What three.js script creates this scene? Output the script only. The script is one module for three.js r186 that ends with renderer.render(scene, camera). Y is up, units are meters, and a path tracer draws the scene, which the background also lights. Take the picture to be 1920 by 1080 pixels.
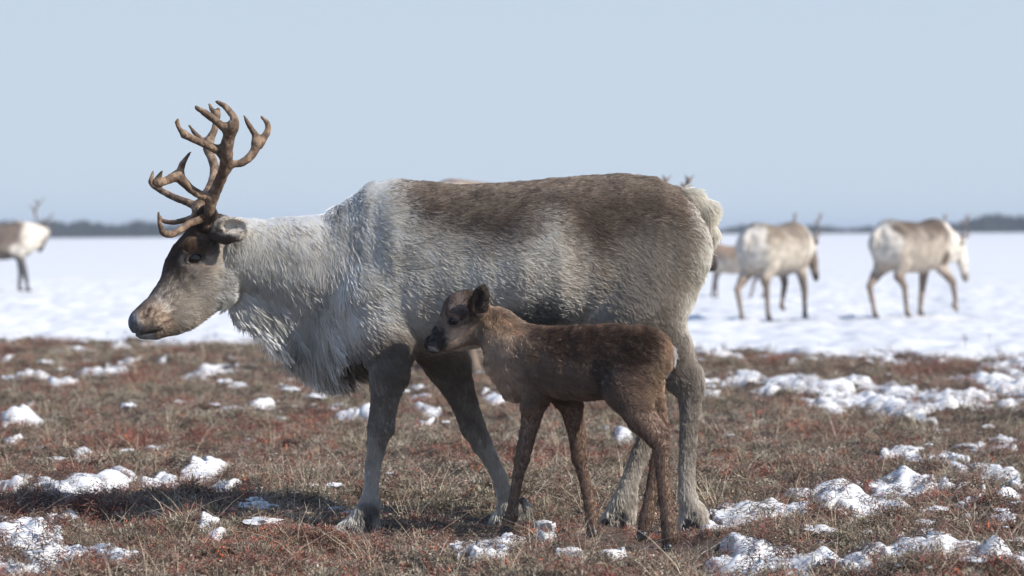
import * as THREE from 'three';
import { createNoise3D, createNoise2D } from 'simplex-noise';

// ------------------------------------------------------------------ camera, sky, sun, exposure
const CAM_Y = 0.88, CAM_Z = 8.4, LENS = 5376, HORIZON = 433;             // telephoto at the height of the animals' chests
const camera = new THREE.PerspectiveCamera(2 * Math.atan(540 / LENS) * 180 / Math.PI, 16 / 9, 0.1, 6000);
camera.position.set(0, CAM_Y, CAM_Z);
camera.lookAt(0, CAM_Y - CAM_Z * (540 - HORIZON) / LENS, 0);
camera.focus = 8.3;
camera.userData.fStop = 4.2;

const scene = new THREE.Scene();
const SUN_EL = 37 * Math.PI / 180, SUN_AZ = 25 * Math.PI / 180;            // from the right, a little from the camera's side
const sunDir = new THREE.Vector3(Math.cos(SUN_EL) * Math.cos(SUN_AZ), Math.sin(SUN_EL), Math.cos(SUN_EL) * Math.sin(SUN_AZ));
{
  const W = 1024, H = 512, data = new Float32Array(W * H * 4);
  const lerp = (a, b, t) => a + (b - a) * t;
  for (let j = 0; j < H; j++) {
    const el = ((j + 0.5) / H - 0.5) * Math.PI;
    const up = Math.max(0, el) / (Math.PI / 2), t = 1 - Math.exp(-up * up * 9 - up * 0.9);
    for (let i = 0; i < W; i++) {
      const az = ((i + 0.5) / W - 0.5) * 2 * Math.PI;
      const x = Math.cos(el) * Math.cos(az), y = Math.sin(el), z = Math.cos(el) * Math.sin(az);
      const c = x * sunDir.x + y * sunDir.y + z * sunDir.z;
      const glow = 0.05 * Math.pow(Math.max(0, c), 2) + 0.35 * Math.pow(Math.max(0, c), 24);
      const k = (j * W + i) * 4;
      data[k] = lerp(0.465, 0.15, t) + glow * 1.1; data[k + 1] = lerp(0.55, 0.27, t) + glow; data[k + 2] = lerp(0.64, 0.52, t) + glow * 0.9; data[k + 3] = 1;
      if (el < 0) { data[k] = 0.45; data[k + 1] = 0.5; data[k + 2] = 0.57; }
    }
  }
  const sky = new THREE.DataTexture(data, W, H, THREE.RGBAFormat, THREE.FloatType);
  sky.mapping = THREE.EquirectangularReflectionMapping; sky.magFilter = THREE.LinearFilter; sky.minFilter = THREE.LinearFilter; sky.needsUpdate = true;
  scene.background = sky; scene.environment = sky;
}
const sun = new THREE.DirectionalLight(new THREE.Color(1.0, 0.93, 0.84), 4.6);
sun.name = 'sun';
sun.position.copy(sunDir).multiplyScalar(40);
sun.castShadow = true; sun.shadow.mapSize.set(4096, 4096);
Object.assign(sun.shadow.camera, { left: -16, right: 16, top: 16, bottom: -16, near: 1, far: 120 });
scene.add(sun, sun.target);
const renderer = new THREE.WebGLRenderer({ antialias: true });
renderer.toneMapping = THREE.LinearToneMapping;
renderer.toneMappingExposure = 1.28;
renderer.shadowMap.enabled = true;
scene.fog = new THREE.FogExp2(new THREE.Color(0.72, 0.83, 1.0), 0.0005);

// ------------------------------------------------------------------ helpers
function rng(seed) { let a = seed >>> 0; return () => { a = (a + 0x6d2b79f5) | 0; let t = Math.imul(a ^ (a >>> 15), 1 | a); t = (t + Math.imul(t ^ (t >>> 7), 61 | t)) ^ t; return ((t ^ (t >>> 14)) >>> 0) / 4294967296; }; }
const n3 = createNoise3D(rng(11)), n2 = createNoise2D(rng(12));
const sm = (a, b, x) => { const t = Math.min(1, Math.max(0, (x - a) / (b - a))); return t * t * (3 - 2 * t); };
const mix = (a, b, t) => [a[0] + (b[0] - a[0]) * t, a[1] + (b[1] - a[1]) * t, a[2] + (b[2] - a[2]) * t];
const interp = (pts, x) => {                                             // rows [x, ...values] -> values at x
  if (x <= pts[0][0]) return pts[0]; if (x >= pts[pts.length - 1][0]) return pts[pts.length - 1];
  let i = 1; while (pts[i][0] < x) i++;
  const a = pts[i - 1], b = pts[i], t = (x - a[0]) / (b[0] - a[0]), u = t * t * (3 - 2 * t) * 0.5 + t * 0.5;
  return a.map((v, k) => v + (b[k] - v) * u);
};
const fbm2 = (x, z) => n2(x, z) * 0.55 + n2(x * 2.1 + 7, z * 2.1) * 0.28 + n2(x * 4.3, z * 4.3 + 3) * 0.17;
// the modelling sheet of the two near animals: sheet units of 1/640 m, laid out at the plane z
const S = (px, py, z = 0) => { const k = (1 - z / CAM_Z) / 640; return [(px - 960) * k, CAM_Y - (py - HORIZON) * k, z]; };
const tag = (o, label, category, group) => { o.userData.label = label; o.userData.category = category; if (group) o.userData.group = group; return o; };
const structure = (o, name, label) => { o.name = name; o.userData.kind = 'structure'; if (label) o.userData.label = label; o.receiveShadow = true; o.castShadow = true; scene.add(o); return o; };
function geometryOf(pos, idx, nrm, col) {
  const g = new THREE.BufferGeometry();
  g.setAttribute('position', new THREE.BufferAttribute(new Float32Array(pos), 3));
  if (idx) g.setIndex(new THREE.BufferAttribute(new Uint32Array(idx), 1));
  if (nrm) g.setAttribute('normal', new THREE.BufferAttribute(new Float32Array(nrm), 3)); else g.computeVertexNormals();
  if (col) g.setAttribute('color', new THREE.BufferAttribute(new Float32Array(col), 3));
  return g;
}
function child(parent, name, geometry, material) { const m = new THREE.Mesh(geometry, material); m.name = name; m.castShadow = m.receiveShadow = true; parent.add(m); return m; }

// ------------------------------------------------------------------ implicit bodies
class Field {
  constructor() { this.cones = []; this.lofts = []; this.cuts = []; this.groups = []; }
  // a tapered, sideways-flattened limb from a to b; s = half width over half height, k = how softly it joins, leg = which leg
  cone(a, b, ra, rb, s = 1, k = 0.03, leg = null) { if (leg && a[1] < 0.44) k = Math.min(k, 0.006); this.cones.push({ a, b, ra, rb, s, k, leg, az: a[2] / s, ux: b[0] - a[0], uy: b[1] - a[1], uz: (b[2] - a[2]) / s, l2: (b[0] - a[0]) ** 2 + (b[1] - a[1]) ** 2 + ((b[2] - a[2]) / s) ** 2 + 1e-9 }); return this; }
  chain(rows, s = 1, k = 0.03, leg = null) { for (let i = 1; i < rows.length; i++) this.cone(rows[i - 1][0], rows[i][0], rows[i - 1][1], rows[i][1], s, k, leg); return this; }
  // a smooth tapering stem through rows [point, radius]; stems join each other softly, their own pieces do not bulge
  stem(rows, k = 0.012) {
    const P = (i) => rows[Math.max(0, Math.min(rows.length - 1, i))], V = (i) => [...P(i)[0], P(i)[1]], out = [], N = 5;
    for (let i = 0; i < rows.length - 1; i++) for (let s = 0; s < N; s++) { const t = s / N, [a, b, c, d] = [V(i - 1), V(i), V(i + 1), V(i + 2)]; out.push(b.map((_, q) => 0.5 * (2 * b[q] + (c[q] - a[q]) * t + (2 * a[q] - 5 * b[q] + 4 * c[q] - d[q]) * t * t + (3 * b[q] - a[q] - 3 * c[q] + d[q]) * t * t * t))); }
    out.push(V(rows.length - 1));
    const f = new Field(); for (let i = 1; i < out.length; i++) f.cone(out[i - 1], out[i], Math.max(.001, out[i - 1][3]), Math.max(.001, out[i][3]), 1, 1e-5);
    this.groups.push({ f, k }); return this;
  }
  // a trunk: rows [x, top, bottom, half width, z centre] along x
  loft(rows, n = 2.2, k = 0.05) { this.lofts.push({ rows, n, k }); return this; }
  cut(a, b, r, k = 0.008) { this.cuts.push({ a, b, r, k }); return this; }
  at(x, y, z) {
    let acc = 1e3; const bump = this.rough ? this.rough * (n3(x * 70, y * 38, z * 70) + .6 * n3(x * 150, y * 90, z * 150)) : 0;
    for (const L of this.lofts) {
      const R = interp(L.rows, x), x0 = L.rows[0][0], x1 = L.rows[L.rows.length - 1][0];
      const c = (R[1] + R[2]) / 2, h = Math.abs(R[1] - R[2]) / 2, w = R[3];
      let d = (Math.pow(Math.pow(Math.abs((y - c) / h), L.n) + Math.pow(Math.abs((z - R[4]) / w), L.n), 1 / L.n) - 1) * Math.min(h, w);
      const out = Math.max(x0 - x, x - x1, 0); if (out > 0) d = Math.hypot(Math.max(d, 0), out) + Math.min(d, 0) * (out > 0.02 ? 0 : 1 - out / 0.02);
      acc = Math.min(acc, d);
    }
    for (const c of this.cones) {
      const zx = z / c.s, dx = x - c.a[0], dy = y - c.a[1], dz = zx - c.az;
      let t = (dx * c.ux + dy * c.uy + dz * c.uz) / c.l2; t = t < 0 ? 0 : t > 1 ? 1 : t;
      const ex = dx - t * c.ux, ey = dy - t * c.uy, ez = dz - t * c.uz;
      const d = Math.sqrt(ex * ex + ey * ey + ez * ez) - (c.ra + (c.rb - c.ra) * t);
      const m = d < acc ? d : acc, q = c.k - Math.abs(d - acc);
      acc = q > 0 ? m - q * q / (4 * c.k) : m;
    }
    for (const { f, k } of this.groups) { const d = f.at(x, y, z), m = d < acc ? d : acc, q = k - Math.abs(d - acc); acc = q > 0 ? m - q * q / (4 * k) : m; }
    for (const c of this.cuts) {
      const ux = c.b[0] - c.a[0], uy = c.b[1] - c.a[1], uz = c.b[2] - c.a[2], dx = x - c.a[0], dy = y - c.a[1], dz = z - c.a[2];
      let t = (dx * ux + dy * uy + dz * uz) / (ux * ux + uy * uy + uz * uz + 1e-9); t = t < 0 ? 0 : t > 1 ? 1 : t;
      const d = c.r - Math.hypot(dx - t * ux, dy - t * uy, dz - t * uz);
      const m = d > acc ? d : acc, q = c.k - Math.abs(d - acc);
      acc = q > 0 ? m + q * q / (4 * c.k) : m;
    }
    return acc + bump;
  }
  // nearest leg bone: { leg, dx: -1 front .. 1 back across the limb, d }
  leg(x, y, z) {
    let best = null, bd = 1e3;
    for (const c of this.cones) if (c.leg) {
      const zx = z / c.s, dx = x - c.a[0], dy = y - c.a[1], dz = zx - c.az;
      let t = (dx * c.ux + dy * c.uy + dz * c.uz) / c.l2; t = t < 0 ? 0 : t > 1 ? 1 : t;
      const ex = dx - t * c.ux, ey = dy - t * c.uy, ez = dz - t * c.uz, r = c.ra + (c.rb - c.ra) * t, d = Math.sqrt(ex * ex + ey * ey + ez * ez) - r;
      if (d < bd) { bd = d; best = { leg: c.leg, dx: ex / r, d, c }; }
    }
    return best;
  }
}
// surface nets: one continuous surface of the field inside a box
function skin(field, lo, hi, cell, keep = null) {
  const nx = Math.ceil((hi[0] - lo[0]) / cell) + 1, ny = Math.ceil((hi[1] - lo[1]) / cell) + 1, nz = Math.ceil((hi[2] - lo[2]) / cell) + 1;
  const v = new Float32Array(nx * ny * nz), id = new Int32Array(nx * ny * nz).fill(-1), I = (i, j, k) => (k * ny + j) * nx + i;
  // coarse pass: skip blocks far from the surface
  const B = 4;
  for (let k = 0; k < nz; k += B) for (let j = 0; j < ny; j += B) for (let i = 0; i < nx; i += B) {
    const mid = field.at(lo[0] + (i + B / 2) * cell, lo[1] + (j + B / 2) * cell, lo[2] + (k + B / 2) * cell), far = Math.abs(mid) > cell * B * 2.2;
    for (let c = k; c < Math.min(nz, k + B); c++) for (let b = j; b < Math.min(ny, j + B); b++) for (let a = i; a < Math.min(nx, i + B); a++)
      v[I(a, b, c)] = far ? mid : field.at(lo[0] + a * cell, lo[1] + b * cell, lo[2] + c * cell);
  }
  const pos = [], idx = [];
  const E = [[0, 1], [2, 3], [4, 5], [6, 7], [0, 2], [1, 3], [4, 6], [5, 7], [0, 4], [1, 5], [2, 6], [3, 7]];
  for (let k = 0; k < nz - 1; k++) for (let j = 0; j < ny - 1; j++) for (let i = 0; i < nx - 1; i++) {
    const s = [v[I(i, j, k)], v[I(i + 1, j, k)], v[I(i, j + 1, k)], v[I(i + 1, j + 1, k)], v[I(i, j, k + 1)], v[I(i + 1, j, k + 1)], v[I(i, j + 1, k + 1)], v[I(i + 1, j + 1, k + 1)]];
    let neg = 0; for (let q = 0; q < 8; q++) if (s[q] < 0) neg++;
    if (neg === 0 || neg === 8) continue;
    let x = 0, y = 0, z = 0, n = 0;
    for (const [a, b] of E) if ((s[a] < 0) !== (s[b] < 0)) { const t = s[a] / (s[a] - s[b]); x += (a & 1) + ((b & 1) - (a & 1)) * t; y += ((a >> 1) & 1) + (((b >> 1) & 1) - ((a >> 1) & 1)) * t; z += ((a >> 2) & 1) + (((b >> 2) & 1) - ((a >> 2) & 1)) * t; n++; }
    id[I(i, j, k)] = pos.length / 3; pos.push(lo[0] + (i + x / n) * cell, lo[1] + (j + y / n) * cell, lo[2] + (k + z / n) * cell);
  }
  const quad = (a, b, c, d, flip) => {
    if (a < 0 || b < 0 || c < 0 || d < 0) return;
    if (keep) { const m = [0, 1, 2].map((q) => (pos[a * 3 + q] + pos[b * 3 + q] + pos[c * 3 + q] + pos[d * 3 + q]) / 4); if (!keep(...m)) return; }
    if (flip) idx.push(a, b, c, a, c, d); else idx.push(a, c, b, a, d, c);
  };
  for (let k = 1; k < nz - 1; k++) for (let j = 1; j < ny - 1; j++) for (let i = 1; i < nx - 1; i++) {
    const s = v[I(i, j, k)] < 0;
    if (s !== v[I(i + 1, j, k)] < 0) quad(id[I(i, j - 1, k - 1)], id[I(i, j, k - 1)], id[I(i, j, k)], id[I(i, j - 1, k)], s);
    if (s !== v[I(i, j + 1, k)] < 0) quad(id[I(i - 1, j, k - 1)], id[I(i - 1, j, k)], id[I(i, j, k)], id[I(i, j, k - 1)], s);
    if (s !== v[I(i, j, k + 1)] < 0) quad(id[I(i - 1, j - 1, k)], id[I(i, j - 1, k)], id[I(i, j, k)], id[I(i - 1, j, k)], s);
  }
  const nrm = new Float32Array(pos.length), e = cell * 0.4;
  for (let q = 0; q < pos.length; q += 3) {
    const x = pos[q], y = pos[q + 1], z = pos[q + 2];
    const gx = field.at(x + e, y, z) - field.at(x - e, y, z), gy = field.at(x, y + e, z) - field.at(x, y - e, z), gz = field.at(x, y, z + e) - field.at(x, y, z - e), l = Math.hypot(gx, gy, gz) || 1;
    nrm[q] = gx / l; nrm[q + 1] = gy / l; nrm[q + 2] = gz / l;
  }
  return { pos, nrm, idx };
}
function joinSkins(list, colour, base = [0, 0, 0]) {
  const pos = [], nrm = [], idx = [], col = [];
  for (const s of list) {
    const o = pos.length / 3;
    for (const i of s.idx) idx.push(i + o);
    for (let q = 0; q < s.pos.length; q += 3) {
      pos.push(s.pos[q] - base[0], s.pos[q + 1] - base[1], s.pos[q + 2] - base[2]); nrm.push(s.nrm[q], s.nrm[q + 1], s.nrm[q + 2]);
      if (colour) col.push(...colour(s.pos[q], s.pos[q + 1], s.pos[q + 2], s.nrm[q], s.nrm[q + 1], s.nrm[q + 2]));
    }
  }
  return geometryOf(pos, idx, nrm, colour ? col : null);
}

// ------------------------------------------------------------------ fur
const furMaterial = new THREE.MeshPhysicalMaterial({ color: 0xffffff, roughness: 0.72, transmission: 0.5, thickness: 0, specularIntensity: 0.12 });
const furStrand = (() => {                                               // a tapering, curving folded lock of hair, 1 long towards z, lifting towards y
  const rows = [[0, 0, 0.7], [0.3, 0.09, 1], [0.65, 0.135, 0.75], [1, 0.12, 0.05]], pos = [], nrm = [], idx = [];
  for (const [z, y, w] of rows) { pos.push(-0.5 * w, y - 0.02, z, 0, y + 0.03 * w, z, 0.5 * w, y - 0.02, z); nrm.push(-0.3, 0.95, 0, 0, 1, 0, 0.3, 0.95, 0); }
  for (let i = 0; i < 3; i++) { const a = i * 3, b = a + 3; idx.push(a, b, b + 1, a, b + 1, a + 1, a + 1, b + 1, b + 2, a + 1, b + 2, a + 2); }
  return geometryOf(pos, idx, nrm);
})();
const single = (v) => Math.min(0.94, Math.pow(v, 0.8) * 1.08);            // single hairs are paler than the coat they make
// hairs over skins: style(p, n) -> { len, width, flow: [x, y, z], lift, color }, density(p) weighs where they grow
function addFur(parent, skins, count, density, style, base, seed) {
  const R = rng(seed), cum = [], tri = [];
  let total = 0;
  for (const s of skins) for (let i = 0; i < s.idx.length; i += 3) {
    const [a, b, c] = [s.idx[i] * 3, s.idx[i + 1] * 3, s.idx[i + 2] * 3], P = s.pos;
    const ux = P[b] - P[a], uy = P[b + 1] - P[a + 1], uz = P[b + 2] - P[a + 2], vx = P[c] - P[a], vy = P[c + 1] - P[a + 1], vz = P[c + 2] - P[a + 2];
    const area = 0.5 * Math.hypot(uy * vz - uz * vy, uz * vx - ux * vz, ux * vy - uy * vx);
    total += area * density((P[a] + P[b] + P[c]) / 3, (P[a + 1] + P[b + 1] + P[c + 1]) / 3, (P[a + 2] + P[b + 2] + P[c + 2]) / 3, s.nrm[a + 2]);
    cum.push(total); tri.push([s, a, b, c]);
  }
  const mesh = new THREE.InstancedMesh(furStrand, furMaterial, count), M = mesh.instanceMatrix.array, C = new Float32Array(count * 3);
  let ti = 0, used = 0;
  for (let h = 0; h < count; h++) {
    const target = (h + R()) / count * total; while (cum[ti] < target) ti++;
    const [s, a, b, c] = tri[ti]; let u = R(), v = R(); if (u + v > 1) { u = 1 - u; v = 1 - v; } const w = 1 - u - v, P = s.pos, N = s.nrm;
    const p = [0, 1, 2].map((q) => P[a + q] * w + P[b + q] * u + P[c + q] * v), n = [0, 1, 2].map((q) => N[a + q] * w + N[b + q] * u + N[c + q] * v);
    const nl = Math.hypot(...n); n[0] /= nl; n[1] /= nl; n[2] /= nl;
    const st = style(p, n, R, s); if (!st) continue;
    let [fx, fy, fz] = st.flow; const d = fx * n[0] + fy * n[1] + fz * n[2];
    fx -= d * n[0]; fy -= d * n[1]; fz -= d * n[2]; let l = Math.hypot(fx, fy, fz) || 1; fx /= l; fy /= l; fz /= l;
    const sx = n[1] * fz - n[2] * fy, sy = n[2] * fx - n[0] * fz, sz = n[0] * fy - n[1] * fx;   // side
    const turn = st.turn ?? (R() - 0.5) * 0.7, ct = Math.cos(turn), sn = Math.sin(turn);
    fx = fx * ct + sx * sn; fy = fy * ct + sy * sn; fz = fz * ct + sz * sn;
    fx += n[0] * st.lift; fy += n[1] * st.lift; fz += n[2] * st.lift; l = Math.hypot(fx, fy, fz); fx /= l; fy /= l; fz /= l;
    const e = fx * n[0] + fy * n[1] + fz * n[2]; let mx = n[0] - e * fx, my = n[1] - e * fy, mz = n[2] - e * fz; l = Math.hypot(mx, my, mz); mx /= l; my /= l; mz /= l;
    const qx = my * fz - mz * fy, qy = mz * fx - mx * fz, qz = mx * fy - my * fx, o = used * 16, L = st.len, W = st.width;
    M[o] = qx * W; M[o + 1] = qy * W; M[o + 2] = qz * W; M[o + 4] = mx * L; M[o + 5] = my * L; M[o + 6] = mz * L; M[o + 8] = fx * L; M[o + 9] = fy * L; M[o + 10] = fz * L;
    M[o + 12] = p[0] - n[0] * 0.002 - base[0]; M[o + 13] = p[1] - n[1] * 0.002 - base[1]; M[o + 14] = p[2] - n[2] * 0.002 - base[2]; M[o + 15] = 1;
    for (let q = 0; q < 3; q++) C[used * 3 + q] = single(st.color[q]);
    used++;
  }
  mesh.count = used; mesh.instanceMatrix = new THREE.InstancedBufferAttribute(M.slice(0, used * 16), 16); mesh.instanceColor = new THREE.InstancedBufferAttribute(C.slice(0, used * 3), 3);
  mesh.name = 'fur'; mesh.userData.kind = 'stuff'; mesh.castShadow = mesh.receiveShadow = true; parent.add(mesh);
  return mesh;
}
const furry = (coat) => (...a) => coat(...a).map(single);
const skinMaterial = new THREE.MeshStandardMaterial({ vertexColors: true, roughness: 0.85 });
const noseMaterial = new THREE.MeshStandardMaterial({ vertexColors: true, roughness: 0.5 });
const hoofMaterial = new THREE.MeshStandardMaterial({ color: new THREE.Color().setRGB(0.022, 0.022, 0.026), roughness: 0.42 });
const eyeMaterial = new THREE.MeshPhysicalMaterial({ color: new THREE.Color().setRGB(0.012, 0.009, 0.008), roughness: 0.12, clearcoat: 0.35, clearcoatRoughness: 0.04, specularIntensity: 0.5 });

// ------------------------------------------------------------------ terrain: heath ground, snow plain, snow patches, far wood
const EDGE = (x) => -12.3 + 1.9 * sm(0.2, 2.4, x) + 0.35 * fbm2(x * 0.7, 5.1) + 0.14 * fbm2(x * 2.7, 9.3);           // where the heath ends and the snow plain begins
const calm = (x, z) => sm(0.15, 0.6, Math.hypot((x + 0.0) / 2.0, (z - 0.05) / 1.1));
const GROUND = (x, z) => {
  if (z < -30 || z > 12 || Math.abs(x) > 30) return 0;
  const hum = 0.03 * n2(x * 0.9, z * 0.9) + 0.028 * n2(x * 2.3 + 3, z * 2.3) + 0.024 * n2(x * 5.1, z * 5.1 + 9) + 0.013 * n2(x * 11 + 4, z * 10);
  const bank = -0.10 * Math.exp(-(((z + 4.35 + 0.12 * n2(x * 0.8, 2)) / 0.32) ** 2)) * sm(1.1, 1.7, x);             // a hollow on the right that lies in shade
  const swell = 0.05 * sm(-9, -13, z);
  return (hum * (0.25 + 0.75 * calm(x, z))) + bank + swell * 0.6;
};
const axis = (dense0, dense1, step, far0, far1, grow = 1.25) => {
  const out = []; for (let x = dense0; x <= dense1 + 1e-6; x += step) out.push(x);
  for (let s = step, x = dense1; x < far1;) { s *= grow; x = Math.min(far1, x + s); out.push(x); }
  for (let s = step, x = dense0; x > far0;) { s *= grow; x = Math.max(far0, x - s); out.unshift(x); }
  return out;
};
function sheet(xs, zs, height, colour) {
  const pos = [], idx = [], col = [], n = xs.length;
  for (const z of zs) for (const x of xs) { pos.push(x, height(x, z), z); if (colour) col.push(...colour(x, z)); }
  for (let j = 0; j < zs.length - 1; j++) for (let i = 0; i < n - 1; i++) { const a = j * n + i; idx.push(a, a + n, a + 1, a + 1, a + n, a + n + 1); }
  return geometryOf(pos, idx, null, colour ? col : null);
}
const heathTone = (x, z) => [sm(0.0, 0.55, fbm2(x * 0.75 + 20, z * 0.5)), sm(-0.1, 0.5, fbm2(x * 0.9 + 60, z * 0.6 + 4))];        // how reddish, how mossy the heath is here
structure(new THREE.Mesh(sheet(axis(-6, 6, 0.03, -2600, 2600, 1.35), axis(-24, 2.4, 0.04, -2600, 300, 1.35), (x, z) => GROUND(x, z) - 0.35 * sm(EDGE(x) - 0.6, EDGE(x) - 2.5, z) + 0.012 * n2(x * 17, z * 17) + 0.006 * n2(x * 41, z * 41), (x, z) => {
  const [red, moss] = heathTone(x, z), f = 0.75 + 0.5 * (0.5 + 0.5 * n2(x * 23, z * 23));
  const c = mix(mix([0.06, 0.045, 0.034], [0.065, 0.032, 0.026], red), [0.075, 0.064, 0.04], moss * 0.7); return [c[0] * f, c[1] * f, c[2] * f];
}), new THREE.MeshStandardMaterial({ vertexColors: true, roughness: 0.95 })), 'heath_ground', 'brown tundra heath ground under the reindeer');

const snowMaterial = new THREE.MeshPhysicalMaterial({ color: new THREE.Color().setRGB(0.63, 0.635, 0.65), roughness: 0.55, specularIntensity: 0.4 });
let PLAIN;
{
  const tilt = (x, z) => 0.0055 * Math.max(-400, Math.min(400, x)) * sm(-60, -600, z);
  const lumps = (x, z) => { const f = sm(-70, -20, z) * sm(30, 12, Math.abs(x)); return f * (0.03 * n2(x * 0.35, z * 0.2) + 0.05 * fbm2(x * 1.1, z * 0.5) + 0.03 * fbm2(x * 3.1, z * 1.6)); };
  const plain = (x, z) => {
    const e = EDGE(x) - z;                                                // metres behind the edge
    const lip = e < 0 ? -0.6 * sm(0, -0.25, e) : 0.06 * Math.sqrt(Math.min(1, e / 0.3)) - 0.06 * sm(0.5, 7, e);
    return 0.0 + lip + lumps(x, z) + tilt(x, z);
  };
  PLAIN = plain;
  structure(new THREE.Mesh(sheet(axis(-9, 9, 0.06, -2500, 2500, 1.3), axis(-45, -10.2, 0.07, -2500, -10.1, 1.3), plain), snowMaterial), 'snow_plain', 'wide flat snow-covered plain reaching to the far wood');
}
// far wood: a ragged band of small trees on the horizon
{
  const R = rng(71), pos = [], nrm = [];
  const tri = (a, b, c) => { pos.push(...a, ...b, ...c); };
  for (let layer = 0; layer < 4; layer++) {                               // one ragged little spruce: four skirts of drooping boughs
    const y0 = 0.05 + layer * 0.22, r = 0.24 * (1 - layer * 0.2), m = 9;
    for (let i = 0; i < m; i++) { const a = i / m * 6.283 + layer, b = a + 0.62, rr = r * (0.7 + 0.5 * R()); tri([0, y0 + 0.34, 0], [Math.cos(b) * rr, y0 + 0.05 * R(), Math.sin(b) * rr], [Math.cos(a) * rr, y0 - 0.06 * R(), Math.sin(a) * rr]); }
  }
  const g = geometryOf(pos), N = 9000, wood = new THREE.InstancedMesh(g, new THREE.MeshStandardMaterial({ color: new THREE.Color().setRGB(0.034, 0.04, 0.034), roughness: 0.9, side: THREE.DoubleSide }), N);
  const m = new THREE.Matrix4(), q = new THREE.Quaternion(), up = new THREE.Vector3(0, 1, 0);
  let k = 0;
  while (k < N) {
    const x = (R() - 0.5) * 440, z = -560 - R() * 120, sx = x / (-z + CAM_Z) * LENS + 960;             // denser and taller to the left and at the far right
    const tall = 0.5 + 0.55 * sm(520, 350, sx) + 0.7 * sm(1700, 1900, sx) + 0.2 * n2(sx * 0.011, 1) + 0.1 * n2(sx * 0.05, 7);
    if (R() > 0.4 + 0.6 * tall) { continue; }
    const h = Math.max(0.8, 3.0 * tall * (0.7 + 0.4 * R()));
    q.setFromAxisAngle(up, R() * 6.28); m.compose(new THREE.Vector3(x, 0.0055 * Math.max(-400, Math.min(400, x)) - 0.05, z), q, new THREE.Vector3(h * (0.8 + 0.5 * R()), h, h)); wood.setMatrixAt(k++, m);
  }
  wood.name = 'far_wood'; wood.userData.kind = 'stuff'; tag(wood, 'dark bluish band of far-off wood along the horizon', 'wood'); scene.add(wood);
}
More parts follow.
